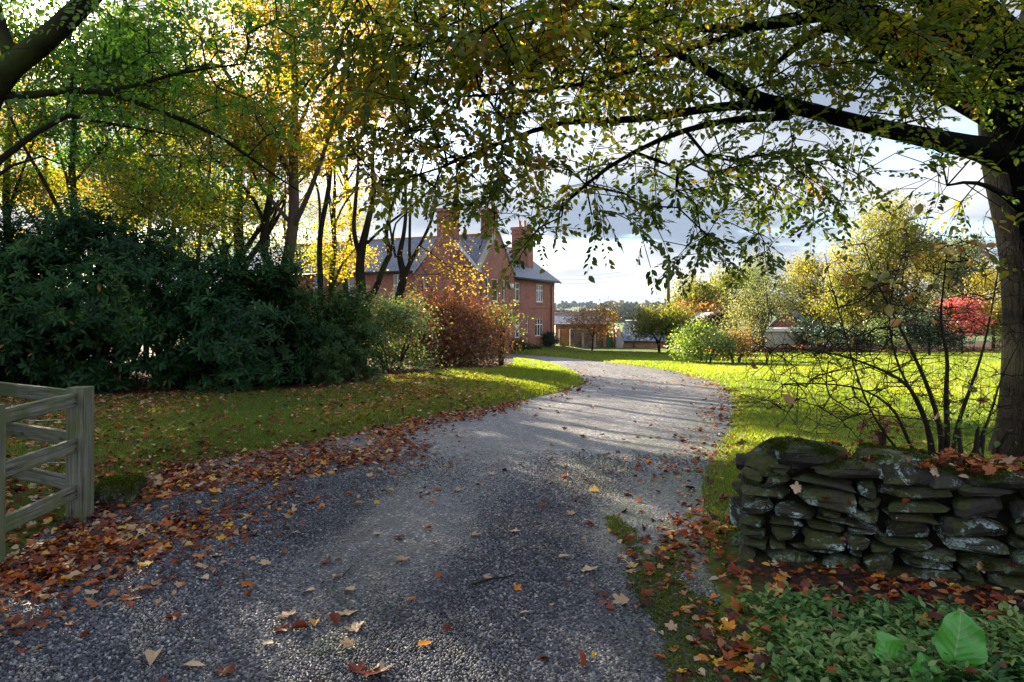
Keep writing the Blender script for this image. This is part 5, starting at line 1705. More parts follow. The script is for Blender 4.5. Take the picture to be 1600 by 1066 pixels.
def make_distance():
    # hedgerows and woods of the valley side, a mass far off
    lb = MB()
    pos, sz = [], []
    rr = np.random.default_rng(91)
    def belt(x0, x1, y0, y1, n, h):
        x = rr.uniform(x0, x1, n); y = y0 + (y1 - y0) * (x - x0) / (x1 - x0) + rr.normal(0, 5, n)
        pos.append(np.c_[x, y]); sz.append(h * rr.uniform(.6, 1.5, n))
    for k in range(36):
        x = rr.uniform(-420, 900); y = rr.uniform(330, 1150)
        L = rr.uniform(60, 240); a = rr.normal(0, .25)
        belt(x, x + L, y, y + L * a, int(L / 4), rr.uniform(3.5, 7))
    for k in range(6):
        x = rr.uniform(-500, 1100); y = rr.uniform(850, 1500)
        belt(x, x + 300, y, y + rr.normal(0, 60), 90, rr.uniform(8, 12))
    belt(-900, 1500, 1500, 1600, 330, 7); belt(-900, 1500, 1700, 1780, 380, 9)
    p = np.vstack(pos); h = np.concatenate(sz)
    z = terrain(p[:, 0], p[:, 1], np.full(len(p), 20.0))
    N = len(p)
    per = 26
    off = unit(rr.normal(size=(N, per, 3))) * (rr.random((N, per, 1)) ** .4)
    C = np.c_[p, z + h * .5][:, None] + off * np.stack([h * .62, h * .62, h * .52], 1)[:, None]
    tt = np.clip(np.repeat((.5 + .35 * rr.normal(size=N))[:, None], per, 1), 0, 1)
    scatter(lb, SIMPLE[0] * [1, 1.6, 1], SIMPLE[1], C.reshape(-1, 3), unit(rr.normal(size=(N * per, 3))), unit(rr.normal(size=(N * per, 3)) + [0, -.5, .6]), np.repeat(h * .75, per), tt.ravel())
    m = leaf_mat('far_wood', [(0, (.012, .024, .016)), (.55, (.024, .040, .024)), (.8, (.045, .045, .025)), (1, (.065, .045, .026))], trans=.1, gloss=0)
    o = lb.build('distant_woods', m)
    tag(o, 'hedgerows and woods massed on the far valley side', 'woods', kind='stuff')


make_distance()


# ------------------------------------------------------------------ wooden fence
def fence_wood():
    m, t = new_mat('fence_wood')
    pos = t.n('TexCoord').outputs['Object']
    mp = t.n('Attribute', None, attribute_name='grain').outputs['Vector']
    g = t.noise(t.n('Mapping', {'Vector': mp, 'Scale': (2.5, 70, 70)}).outputs[0], 1.0, 5, .65)
    g2 = t.noise(t.n('Mapping', {'Vector': mp, 'Scale': (.8, 16, 16)}).outputs[0], 1.0, 4, .6)
    c = t.ramp(g, [(.3, (.030, .030, .025)), (.46, (.11, .11, .09)), (.6, (.20, .195, .16)), (.75, (.30, .29, .24))])
    c = t.mix(t.math('MULTIPLY', t.smooth(g2, .4, .7), .6), c, (.10, .105, .055))
    al = t.noise(pos, 3.2, 4, .6)
    nrm = t.n('NewGeometry').outputs['Normal']
    c = t.mix(t.math('MULTIPLY', t.smooth(al, .44, .66), .7), c, (.085, .105, .03))
    kn = t.n('TexVoronoi', {'Vector': t.n('Mapping', {'Vector': mp, 'Scale': (3.2, 9, 9)}).outputs[0], 'Scale': 1.0}).outputs[0]
    c = t.mix(t.math('MULTIPLY', t.smooth(kn, .16, .06), .8), c, (.03, .022, .014))
    ck = t.noise(t.n('Mapping', {'Vector': mp, 'Scale': (1.2, 60, 60)}).outputs[0], 1.0, 2, .5)
    c = t.mix(t.smooth(ck, .66, .70), c, (.012, .011, .009))
    bmp = t.n('Bump', {'Height': g, 'Strength': .6, 'Distance': .006})
    out(t, t.n('BsdfPrincipled', {'Base Color': c, 'Roughness': .85, 'Specular IOR Level': .2, 'Normal': bmp.outputs[0]}).outputs[0])
    return m


M['fence_wood'] = fence_wood()
M['rust'] = plain_mat('rust', (.05, .028, .018), .8, .4, 40)


def plank(a, b, w, t, mat, name, parent, up=(0, 0, 1), roll=0.0, seed=0):
    """rectangular timber from a to b, width w along 'up', thickness t; slightly worn edges"""
    a, b = np.asarray(a, float), np.asarray(b, float)
    x = unit(b - a); L = np.linalg.norm(b - a)
    up = np.asarray(up, float)
    z = unit(up - x * (up @ x)); y = np.cross(z, x)
    z, y = z * math.cos(roll) + y * math.sin(roll), y * math.cos(roll) - z * math.sin(roll)
    r = np.random.default_rng(seed)
    n = 9
    ch = .14
    prof = np.array([[-1 + ch, -1], [1 - ch, -1], [1, -1 + ch], [1, 1 - ch], [1 - ch, 1], [-1 + ch, 1], [-1, 1 - ch], [-1, -1 + ch]])
    vs, gs = [], []
    for i in range(n):
        s = i / (n - 1)
        for p in prof:
            yy = p[0] * t / 2 + r.normal(0, .0012); zz = p[1] * w / 2 + r.normal(0, .0015)
            yy += .004 * math.sin(s * 3 + seed)
            vs.append(a + x * (s * L) + y * yy + z * zz); gs.append((s * L + seed * 3.1, yy, zz + seed))
    k = 8
    i = np.arange(n - 1)[:, None] * k; j = np.arange(k)[None]; j2 = (j + 1) % k
    f = np.stack([i + j, i + j2, i + k + j2, i + k + j], -1).reshape(-1, 4)
    caps = np.array([list(range(k))[::-1], [(n - 1) * k + q for q in range(k)]])
    mb = MB(); mb.add(np.array(vs), [f, caps])
    o = mb.build(name, mat, parent, smooth=False)
    at = o.data.attributes.new('grain', 'FLOAT_VECTOR', 'POINT')
    at.data.foreach_set('vector', np.asarray(gs, np.float32).ravel())
    return o


def make_fence():
    W = M['fence_wood']
    C = np.array([-3.46, 5.47]); N = np.array([-3.37, 4.40]); Bk = np.array([-5.15, 6.38])
    zc, zn, zb = gz(*C), gz(*N), gz(*Bk)
    root = empty('post_and_rail_fence', (C[0], C[1], 0)); tag(root, 'grey weathered wooden post and rail fence turning a corner, green with algae', 'fence')
    o3 = np.array([C[0], C[1], 0])
    v3 = lambda p, z: np.array([p[0], p[1], z]) - o3
    top = 1.03
    plank(v3(C, zc - .3), v3(C, .02 + top), .15, .15, W, 'post', root, up=(1, .1, 0), seed=1)
    plank(v3(N, zn - .3), v3(N, .02 + top), .13, .13, W, 'post', root, up=(1, .1, 0), seed=2)
    plank(v3(Bk, zb - .3), v3(Bk, top), .13, .13, W, 'post', root, up=(1, .5, 0), seed=3)
    near = N + (N - C) * .02
    far = C + (N - C) * .02
    off = np.array([.0, 0])
    for k, (z1, z2) in enumerate(((.955, .962), (.60, .60), (.235, .235))):
        e = unit(N - C)
        a = N - e * .06 + np.array([.0, 0]); b = C + e * .078
        plank(v3(a, z1), v3(b, z2), .105, .04, W, 'rail', root, seed=5 + k)
    e = unit(Bk - C)
    for k, z in enumerate((.965, .625, .265)):
        plank(v3(C + e * .08, z), v3(Bk - e * .066, z + .01), .115, .04, W, 'rail', root, roll=.05, seed=9 + k)
    # sheep wire behind the rails
    for z in (.16, .42, .78):
        mb = MB(); t = np.linspace(0, 1, 12)
        p = v3(C, z + .02)[None] * (1 - t[:, None]) + v3(Bk, z - .05)[None] * t[:, None]
        p[:, 2] -= .06 * np.sin(t * 3.1)
        p[:, 1] += .06
        mb.tube(p, .0022, 4); mb.build('wire', M['lead'], root)
    for k, z in enumerate((.955, .60, .235)):
        for f, px_ in ((.10, C), (.985, N)):
            p = C + (N - C) * f
            for dz in (-.02, .022):
                q = np.array([p[0] + .0215, p[1], z + dz]) - o3
                mb = MB(); mb.tube([q, q + [.004, 0, 0], q + [.006, 0, 0]], [.0075, .0075, .004], 8); mb.build('nail', M['rust'], root)
    # mossy boulder beside the corner post
    rr = np.random.default_rng(5)
    c = P(178, 752, 6.0)
    zz = gz(c[0], 6.0)
    root = empty('mossy_boulder', (c[0], 6.0, zz)); tag(root, 'low mossy stump like boulder beside the fence corner post', 'boulder')
    mb = MB()
    v, f = stone(rr, .25, .21, .17, 34, 22, .16, .5)
    v = v + [0, 0, .06]
    mb.add(v, f)
    mb.build('rock', M['mossy_stone'], root, smooth=False)
    lb = MB()
    n = 16000
    i = rng.integers(0, len(f), n); u1, u2 = rng.random((n, 1)), rng.random((n, 1))
    p = v[f[i, 0]] + u1 * (v[f[i, 1]] - v[f[i, 0]]) + u2 * (v[f[i, 3]] - v[f[i, 0]])
    keep = (p[:, 2] > .06) & (snoise(p, 9, 6.0) > -.55)
    p = p[keep]; n = len(p)
    d = unit(p - [0, 0, -.05])
    scatter(lb, SIMPLE[0], SIMPLE[1], p + d * rng.uniform(0, .012, (n, 1)), unit(d * .8 + rand_dirs(n)), rand_dirs(n), rng.uniform(.009, .020, n), rng.uniform(.1, 1, n))
    lb.build('moss', M['moss'], root)


def stone(r, a, b, c, nu=26, nv=17, amp=.10, sq=.35, chops=14):
    """irregular angular stone, half sizes a b c"""
    th = np.linspace(-math.pi / 2, math.pi / 2, nv)
    ph = np.linspace(-math.pi, math.pi, nu, endpoint=False)
    PH, TH_ = np.meshgrid(ph, th)
    sp = lambda x, e: np.sign(x) * np.abs(x) ** e
    x = sp(np.cos(TH_), sq) * sp(np.cos(PH), sq); y = sp(np.cos(TH_), sq) * sp(np.sin(PH), sq); z = sp(np.sin(TH_), sq)
    p = np.stack([x, y, z], -1).reshape(-1, 3)
    for _ in range(chops):
        n = unit(r.normal(size=3) * [1, 1, .8])
        d = r.uniform(.74, 1.05)
        over = np.maximum(0, p @ n - d)
        p = p - over[:, None] * n
    sd = int(r.integers(1e6))
    nz = snoise(p, sd, 1.8) * amp + snoise(p, sd + 1, 5.0) * amp * .5 + snoise(p, sd + 2, 13.0) * amp * .3
    p = p * (1 + nz[:, None])
    p[:, 2] += .22 * p[:, 0] * r.normal(0, .5) + .2 * p[:, 0] * p[:, 2] * r.normal(0, .5)
    p = p * np.array([a, b, c])
    i = np.arange(nv - 1)[:, None] * nu; j = np.arange(nu)[None]; j2 = (j + 1) % nu
    f = np.stack([i + j, i + j2, i + nu + j2, i + nu + j], -1).reshape(-1, 4)
    return p, f


def masonry(r, L, z0, z1, hmin=.055, hmax=.17, wmin=.10, wmax=.46):
    """random rubble: every stone lies in the lowest gap. Yields (s, width, z, height)"""
    n = int(L / .01)
    H = np.full(n, z0) + .03 * np.sin(np.arange(n) * .05)
    out_ = []
    for _ in range(900):
        i = int(np.argmin(H))
        if H[i] >= z1: break
        j0 = i
        while j0 > 0 and H[j0 - 1] <= H[i] + .015: j0 -= 1
        j = j0
        while j < n and H[j] <= H[i] + .015: j += 1
        run = j - j0
        h = r.uniform(hmin, hmax)
        w = int(min(r.uniform(wmin, wmax) * (1.0 if h < .12 else .85) * 100, run))
        if run - w < 7: w = run
        st = j0 if r.random() < .5 else j - w
        zb = H[st:st + w].max()
        lim = max(H[st - 1] if st > 0 else 9, H[st + w] if st + w < n else 9)
        if abs(zb + h - lim) < .03: h = lim - zb
        if w < 9: h = min(h, .07)
        out_.append((st * .01, w * .01, zb, h))
        H[st:st + w] = zb + h + .003
    return out_


def stone_mat(name, moss=.5, lichen=.5, base=((.011, .010, .009), (.075, .066, .054))):
    m, t = new_mat(name)
    pos = t.n('TexCoord').outputs['Object']
    tn = t.n('Attribute', None, attribute_name='tint').outputs['Fac']
    n1 = t.noise(pos, 7, 7, .7); n2 = t.noise(pos, 26, 6, .7)
    c = t.mix(t.math('ADD', t.math('MULTIPLY', n1, .7), t.math('MULTIPLY', tn, .35), clamp=True), base[0], base[1])
    c = t.mix(t.math('MULTIPLY', t.smooth(n2, .55, .75), .5), c, (.14, .085, .045))
    # pale crusts of lichen with crisp edges
    li = t.noise(pos, 6.0, 9, .72, distortion=.6)
    lf = t.math('MULTIPLY', t.smooth(li, .515, .555), t.smooth(t.noise(pos, 60, 3, .6), .38, .52))
    lf = t.math('MULTIPLY', lf, t.smooth(t.noise(pos, 2.3, 3), .44, .54))
    c = t.mix(t.math('MULTIPLY', lf, lichen), c, (.42, .55, .50))
    nrm = t.n('SeparateXYZ', {0: t.n('NewGeometry').outputs['Normal']}).outputs[2]
    mo = t.noise(pos, 4.2, 6, .65)
    mf = t.math('MULTIPLY', t.smooth(t.math('ADD', mo, t.math('MULTIPLY', nrm, .13)), .50, .62), moss)
    c = t.mix(mf, c, t.mix(n2, (.02, .028, .006), (.10, .11, .02)))
    hh = t.math('ADD', n1, t.math('MULTIPLY', n2, .5))
    bmp = t.n('Bump', {'Height': hh, 'Strength': 1.0, 'Distance': .035})
    out(t, t.n('BsdfPrincipled', {'Base Color': c, 'Roughness': .88, 'Specular IOR Level': .2, 'Normal': bmp.outputs[0]}).outputs[0])
    return m


M['mossy_stone'] = stone_mat('mossy_stone', 1.0, .3)
M['wall_stone'] = stone_mat('wall_stone', .75, .95)
M['moss'] = leaf_mat('moss', [(0, (.02, .032, .006)), (.6, (.055, .075, .010)), (1, (.12, .14, .02))], trans=.25, tgain=1.5, gloss=0)
make_fence()

# ------------------------------------------------------------------ dry stone wall
WA = np.array([1.52, 4.52]); WB = np.array([4.3, 3.36])      # front face along the top
WE = unit(WB - WA); WN = np.array([-WE[1], WE[0]])           # WN points away from the drive's near side
if WN[1] < 0: WN = -WN
WALL_T = .50


def make_wall():
    root = empty('dry_stone_wall', (WA[0], WA[1], 0)); tag(root, 'low dark dry stone wall with moss and white lichen ending beside the drive', 'stone wall')
    o3 = np.array([WA[0], WA[1], 0])
    r = np.random.default_rng(12)
    ang = math.atan2(WE[1], WE[0])
    L = np.linalg.norm(WB - WA)
    ca, sa = math.cos(ang), math.sin(ang)
    def put(mb, s, n, z, a, b, c, tw=0.0, tint=.5, amp=.10, sq=.18):
        v, f = stone(r, a, b, c, 38, 25, amp, sq)
        t1 = r.normal(0, .05); ct, st = math.cos(t1), math.sin(t1)
        v = np.stack([v[:, 0] * ct - v[:, 2] * st, v[:, 1], v[:, 0] * st + v[:, 2] * ct], 1)
        cw, sw = math.cos(ang + tw), math.sin(ang + tw)
        w = np.stack([v[:, 0] * cw - v[:, 1] * sw, v[:, 0] * sw + v[:, 1] * cw, v[:, 2]], 1)
        p = WE * s + WN * n
        mb.add(w + [p[0], p[1], z], f, tint)
    mb = MB()
    for s, w, z, h in masonry(r, L + .02, -.10, .60, hmin=.03, hmax=.125, wmin=.08, wmax=.42):
        put(mb, s + w / 2 - .04 * (.6 - z), .10 - .05 * (.65 - z) + r.normal(0, .016), z + h / 2, w / 2 * 1.0, .15, h / 2 * 1.0, r.normal(0, .05), r.random())
    for s, w, z, h in masonry(r, WALL_T - .10, -.10, .60, wmin=.16, wmax=.34):
        put(mb, .10 - .07 * (.6 - z) + r.normal(0, .018), .16 + s + w / 2, z + h / 2, .15, w / 2 * 1.02, h / 2 * 1.02, r.normal(0, .08), r.random())
    for s, w, z, h in masonry(r, L, -.10, .60, wmin=.2, wmax=.5):
        put(mb, s + w / 2, WALL_T - .06 + r.normal(0, .02), z + h / 2, w / 2, .14, h / 2, r.normal(0, .05), r.random())
    face = np.concatenate(mb.v)
    mb.build('stone_face', M['wall_stone'], root, smooth=False)
    fs = (face[:, :2] @ WN)  # depth behind the front
    fk = face[(fs < .10) & (snoise(face, 51, 3.0) > .35)]
    fk = fk[r.integers(0, len(fk), 7000)] + r.normal(0, .012, (7000, 3))
    jb = MB()
    scatter(jb, SIMPLE[0], SIMPLE[1], fk, rand_dirs(len(fk), r), rand_dirs(len(fk), r), r.uniform(.007, .017, len(fk)), r.random(len(fk)) * .6)
    jb.build('moss', M['moss'], root)
    core = MB()
    lo = np.array([.12, .12, -.2]); hi = np.array([L, WALL_T - .12, .62])
    c8 = np.array([[(lo, hi)[i][0], (lo, hi)[j][1], (lo, hi)[k][2]] for i in (0, 1) for j in (0, 1) for k in (0, 1)])
    w = np.stack([c8[:, 0] * ca - c8[:, 1] * sa, c8[:, 0] * sa + c8[:, 1] * ca, c8[:, 2]], 1)
    core.add(w, np.array([[0, 1, 3, 2], [4, 6, 7, 5], [0, 4, 5, 1], [2, 3, 7, 6], [0, 2, 6, 4], [1, 5, 7, 3]]))
    core.build('rubble_core', M['soil'], root, smooth=False)
    # cap stones
    caps = [(.36, .24, .69, .27, .25, .10, .0), (.11, .24, .62, .15, .20, .085, .3), (.98, .30, .66, .34, .26, .10, -.05), (.62, .06, .655, .20, .12, .055, .0), (1.55, .26, .635, .30, .27, .07, .05), (2.05, .26, .65, .24, .25, .08, 0), (2.55, .26, .64, .28, .25, .075, .1)]
    lb = MB()
    for q_, (s, n, zz, a, b, c, tw) in enumerate(caps):
        cb = MB(); put(cb, s, n, zz, a, b, c, tw, r.random(), .10, .42)
        cb.build('cap_stone', M['wall_stone'], root, smooth=False)
        # moss on the upper faces, thick on some stones
        V = cb.v[0]; F = cb.f[0]
        A, B_, C_ = V[F[:, 0]], V[F[:, 1]], V[F[:, 2]]
        nr = unit(np.cross(B_ - A, V[F[:, 3]] - A)); nr[nr[:, 2] < 0] *= -1
        k = 9000 if q_ in (0, 2, 4) else 2500
        fi = r.integers(0, len(F), k)
        u1, u2 = r.random((k, 1)), r.random((k, 1))
        p = A[fi] + u1 * (B_[fi] - A[fi]) + u2 * (V[F[fi, 3]] - A[fi])
        keep = (p[:, 2] > zz - .01) & (nr[fi][:, 2] > .25) & (snoise(p, 40 + q_, 9.0) > (-.45 if q_ in (0, 2, 4) else .15))
        p = p[keep]; d = nr[fi][keep]; k = len(p)
        scatter(lb, SIMPLE[0], SIMPLE[1], p + d * r.uniform(0, .012, (k, 1)), unit(d * .7 + rand_dirs(k, r)), rand_dirs(k, r), r.uniform(.008, .018, k), r.random(k) * .65)
    lb.build('moss', M['moss'], root)


M['soil'] = plain_mat('soil', (.016, .012, .009), .95, .4, 30, .1, 0, .5)
make_wall()


# ------------------------------------------------------------------ bare shrub over the wall
def make_bare_shrub():
    K = 2.3
    Y = 5.55
    b = P(1470, 725, Y); z = gz(b[0], Y)
    limbs = []
    r = np.random.default_rng(55)
    st = [
        [(1462, 735, 5.5, .022), (1455, 690, 5.5, .02), (1440, 640, 5.5, .017), (1415, 600, 5.45, .014), (1370, 575, 5.4, .011), (1310, 555, 5.3, .008), (1250, 545, 5.2, .005)],
        [(1470, 735, 5.6, .024), (1470, 680, 5.6, .022), (1455, 620, 5.6, .018), (1430, 560, 5.6, .014), (1400, 500, 5.6, .01), (1370, 440, 5.6, .007), (1350, 380, 5.6, .004)],
        [(1478, 735, 5.6, .026), (1480, 680, 5.6, .023), (1478, 620, 5.6, .019), (1480, 560, 5.6, .014), (1470, 500, 5.6, .01), (1475, 440, 5.6, .006), (1480, 385, 5.6, .004)],
        [(1485, 735, 5.7, .022), (1495, 670, 5.7, .018), (1515, 610, 5.7, .014), (1535, 550, 5.7, .01), (1550, 480, 5.7, .007), (1560, 420, 5.7, .004)],
        [(1445, 735, 5.5, .016), (1420, 690, 5.4, .013), (1395, 640, 5.3, .011), (1350, 610, 5.2, .008), (1290, 600, 5.1, .006), (1225, 600, 5.0, .004)],
        [(1440, 738, 5.6, .014), (1400, 700, 5.5, .011), (1365, 650, 5.4, .009), (1340, 590, 5.4, .007), (1320, 520, 5.4, .005), (1300, 450, 5.4, .003)],
        [(1500, 740, 5.5, .016), (1530, 690, 5.4, .012), (1550, 640, 5.4, .009), (1565, 590, 5.4, .006), (1590, 540, 5.4, .004)],
        [(1555, 740, 5.4, .018), (1560, 700, 5.3, .016), (1585, 665, 5.3, .013), (1620, 640, 5.3, .01), (1680, 600, 5.3, .006)],
        [(1455, 735, 5.7, .016), (1445, 660, 5.8, .013), (1400, 560, 5.9, .01), (1390, 480, 5.9, .007), (1410, 400, 5.9, .004)],
    ]
    for s in st: limbs.append(line_px(s))
    T = []
    for x, y, rx, ry, n, YY in ((1250, 560, 70, 40, 60, 5.2), (1300, 600, 80, 40, 60, 5.2), (1340, 530, 80, 60, 80, 5.4), (1400, 470, 80, 60, 80, 5.6), (1470, 480, 70, 70, 70, 5.6), (1530, 500, 50, 70, 45, 5.7),
                              (1360, 400, 50, 40, 24, 5.6), (1440, 400, 60, 40, 26, 5.7), (1500, 400, 50, 40, 26, 5.6), (1400, 600, 70, 50, 55, 5.4), (1540, 620, 50, 60, 40, 5.5), (1240, 630, 60, 30, 26, 5.0), (1480, 590, 60, 50, 36, 5.6), (1330, 660, 60, 30, 22, 5.2), (1320, 455, 40, 40, 14, 5.4)):
        T.append(blob(x, y, YY, rx, ry, int(n * K), .8))
    T = np.vstack(T)
    T = T[T[:, 2] > .42]
    root = empty('bare_shrub', (b[0], Y, z)); tag(root, 'almost leafless many stemmed shrub with fine dark twigs behind the stone wall', 'shrub')
    nodes, par, rad, n0 = grow(limbs, T, .22, .0020, step=.12, power=2.6)
    o = np.array([b[0], Y, z])
    mb = MB(); wood_mesh(mb, nodes, par, rad, n0, 7, 4)
    ends = np.arange(n0, len(nodes))
    E, D = nodes[ends], end_dirs(nodes, par, ends)
    # short side twigs
    k = 2
    a0 = np.repeat(E, k, 0) - np.repeat(D, k, 0) * rng.uniform(0, .06, (len(E) * k, 1))
    a1 = a0 + unit(np.repeat(D, k, 0) + rng.normal(0, .6, (len(E) * k, 3)) + [0, 0, .3]) * rng.uniform(.05, .14, (len(E) * k, 1))
    v, f = frusta(a0, a1, np.full(len(a0), .0017), np.full(len(a0), .0011), 3); mb.add(v, f)
    mb.v = [q - o for q in mb.v]
    mb.build('stem', M['twig'], root)
    # the few leaves still on it
    lb = MB()
    w = np.clip((a1[:, 2] - .5) / 1.5, .04, 1.5) ** 1.2; w = w / w.sum()
    pick = rng.choice(len(a1), 110, replace=False, p=w)
    d = unit(a1[pick] - a0[pick] + rng.normal(0, .45, (len(pick), 3)) + [0, 0, .05])
    scatter(lb, OVATE[0], OVATE[1], a1[pick], d, rand_dirs(len(pick)), rng.uniform(.06, .11, len(pick)), rng.choice([.15, .3, .4, .5, .5, .62, .7, .95], len(pick)))
    top = np.where(a1[:, 2] > 1.75)[0]
    top = rng.choice(top, min(len(top), 34), replace=False)
    whorl_leaves(lb, a1[top], a1[top] - a0[top] + [0, 0, .05], 4, OVATE, .105, rng.uniform(.1, .6, len(top)), .8)
    lb.v = [q - o for q in lb.v]
    m = leaf_mat('azalea_leaf', [(0, (.05, .08, .015)), (.3, (.13, .14, .02)), (.5, (.28, .20, .03)), (.65, (.30, .13, .03)), (.85, (.16, .05, .02)), (1, (.12, .03, .015))], trans=.5, tgain=1.5, gloss=.05)
    lb.build('foliage', m, root)
    # a red leaved suckering shrub at its foot
    shrub('red_leaved_sucker', 'low twig with a few dark red leaves at the foot of the bare shrub', (1388, 676), 5.3, 28, 22, .14, 321, 'red_dark_leaf', OVATE, .06, 6, 3, 3, 0, 1, sigma=.05, cs=.05, stems=3, tip=.002)
    shrub('bramble_shoot', 'small green leaved shoot beside the stems of the bare shrub', (1515, 672), 5.2, 36, 20, .14, 322, 'green_leaf', OVATE, .055, 6, 3, 3, .2, .8, sigma=.05, cs=.05, stems=3, tip=.002)


M['red_dark_leaf'] = leaf_mat('red_dark_leaf', [(0, (.12, .02, .012)), (1, (.30, .06, .02))], trans=.45, tgain=1.4, gloss=.05)
make_bare_shrub()


# ------------------------------------------------------------------ ground cover and big round leaves in the corner
def make_corner_plants():
    r = np.random.default_rng(66)
    lb, sb = MB(), MB()
    n = 2600
    x = r.uniform(1.0, 3.1, n); y = r.uniform(2.45, 3.95, n)
    # outline of the patch: right of the drive edge, in front of the wall foot
    wob = .12 * snoise(np.c_[x, y], 68, 2.2)
    k = (x > 1.06 + (y - 2.6) * .20 + wob) & (y < 3.62 - (x - 1.5) * .42 + wob) & (x < 2.15 + wob + .35 * (y - 2.4))
    dens = .55 + .5 * snoise(np.c_[x, y], 67, 2.0)
    k &= r.random(n) < dens + .35
    x, y = x[k], y[k]; n = len(x)
    h = .05 + .15 * np.clip(.6 + .5 * snoise(np.c_[x, y], 69, 2.6), .1, 1.2) * r.uniform(.6, 1.1, n)
    z = terrain(x, y)
    base = np.c_[x, y, z - .01]
    tip = base + np.c_[r.normal(0, .06, n), r.normal(-.01, .06, n), h]
    v, f = frusta(base, tip, np.full(n, .0016), np.full(n, .0010), 3); sb.add(v, f)
    m = 9
    s = np.linspace(.3, 1.0, m)[None, :]
    pos = base[:, None] + (tip - base)[:, None] * s[..., None]
    az = r.uniform(0, 6.28, (n, 1)) + np.arange(m)[None] * math.pi + (np.arange(m) // 2)[None] * 1.3
    d = np.stack([np.cos(az), np.sin(az), .35 + .5 * (s - .6) + r.normal(0, .2, az.shape)], -1)
    tt = np.clip(.42 + .34 * snoise(np.c_[x, y], 70, 3)[:, None] + .35 * (s - .5) + r.normal(0, .2, (n, m)), 0, 1)
    scatter(lb, OVATE[0] * [1, .8, 1], OVATE[1], pos.reshape(-1, 3), d.reshape(-1, 3), unit(np.array([0, 0, 1.0]) + r.normal(0, .3, (n * m, 3))), (r.uniform(.032, .062, (n, m))).ravel(), tt.ravel())
    root = lb.build('ground_cover', M['periwinkle'])
    tag(root, 'glossy green trailing ground cover below the dry stone wall', 'ground cover', kind='stuff')
    st = sb.build('stem', M['twig'], root); st['kind'] = 'stuff'
    # bergenia: three big leaves with stalks
    b = np.array([1.86, 2.86]); z = gz(*b)
    plant_ = empty('bergenia', (b[0], b[1], z)); tag(plant_, 'plant with three large round shiny green leaves in the ground cover', 'plant')
    o = np.array([b[0], b[1], z])
    def big(px, py, Y, wpx, hpx, yaw, pitch, roll, seed):
        c = P(px, py, Y) - o
        s = Y / FPX
        L, Wd = hpx * s, wpx * s
        nu, nv = 15, 17
        U, V = np.meshgrid(np.linspace(-1, 1, nu), np.linspace(0, 1, nv))
        half = (np.sin(np.pi * np.clip(V, 0, 1) ** .82) ** .62) * .5 * Wd
        half = np.where(V < .001, .004, np.maximum(half, .002))
        X = U * half
        Yl = (V - .5) * L
        Zl = -.10 * L * (V - .35) ** 2 * 2 + .38 * np.abs(U) ** 1.5 * half + .016 * np.sin(V * 13 + U * 2 + seed * 2) * np.abs(U) ** 2
        p = np.stack([X, Yl, Zl], -1).reshape(-1, 3)
        ve = np.zeros((nv, nu))
        # blade faces the viewer's side and leans back
        cr, sr = math.cos(roll), math.sin(roll)
        p = np.stack([p[:, 0] * cr - p[:, 1] * sr, p[:, 0] * sr + p[:, 1] * cr, p[:, 2]], 1)
        cp, sp_ = math.cos(pitch), math.sin(pitch)
        p = np.stack([p[:, 0], p[:, 1] * cp - p[:, 2] * sp_, p[:, 1] * sp_ + p[:, 2] * cp], 1)
        cy, sy = math.cos(yaw), math.sin(yaw)
        p = np.stack([p[:, 0] * cy - p[:, 1] * sy, p[:, 0] * sy + p[:, 1] * cy, p[:, 2]], 1)
        foot = p.reshape(nv, nu, 3)[0, nu // 2] + c
        mb = MB(); mb.add(p + c, grid_faces(nu, nv))
        lf = mb.build('leaf', M['bergenia'], plant_)
        at = lf.data.attributes.new('blade', 'FLOAT_VECTOR', 'POINT')
        at.data.foreach_set('vector', np.stack([U, V, V * 0], -1).astype(np.float32).ravel())
        sk = MB()
        g = np.array([foot[0] * .5, foot[1] * .5 + .02, -.05])
        sk.tube(smooth_line([g, (g + foot) / 2 + [.01, 0, .01], foot], 8), [.007] * 7 + [.005], 7)
        sk.build('stalk', M['stalk'], lf)
    big(1497, 998, 2.80, 74, 84, -.2, R(78), -.25, 1)
    big(1387, 1020, 2.86, 56, 68, .3, R(74), .35, 2)
    big(1443, 1051, 2.74, 44, 56, -.1, R(76), -.10, 3)


def bergenia_mat():
    m, t = new_mat('bergenia')
    uv = t.n('Attribute', None, attribute_name='blade').outputs['Vector']
    s = t.n('SeparateXYZ', {0: uv})
    u = t.math('ABSOLUTE', s.outputs[0])
    mid = t.smooth(u, .05, .015)
    vein = t.math('SINE', t.math('MULTIPLY', t.math('SUBTRACT', s.outputs[1], t.math('MULTIPLY', u, .35)), 42.0))
    vf = t.math('MULTIPLY', t.smooth(vein, .93, 1.0), .45)
    pos = t.n('TexCoord').outputs['Object']
    n = t.noise(pos, 14, 4)
    c = t.mix(n, (.04, .20, .028), (.10, .34, .05))
    blot = t.noise(pos, 26, 5, .7)
    c = t.mix(t.math('MULTIPLY', t.smooth(blot, .6, .68), .7), c, (.12, .10, .03))
    c = t.mix(t.math('MAXIMUM', t.math('MULTIPLY', mid, .8), vf), c, (.19, .33, .10))
    bmp = t.n('Bump', {'Height': t.math('ADD', t.math('MULTIPLY', vein, .3), n), 'Strength': .25, 'Distance': .01})
    p = t.n('BsdfPrincipled', {'Base Color': c, 'Roughness': .32, 'Normal': bmp.outputs[0], 'Specular IOR Level': .5})
    tr = t.n('BsdfTranslucent', {'Color': t.mix(1.0, c, (1.5, 1.8, .6), 'MULTIPLY')})
    out(t, t.n('MixShader', {0: .15, 1: p.outputs[0], 2: tr.outputs[0]}).outputs[0])
    return m


M['bergenia'] = bergenia_mat()
M['stalk'] = plain_mat('stalk', (.14, .16, .05), .5)
make_corner_plants()


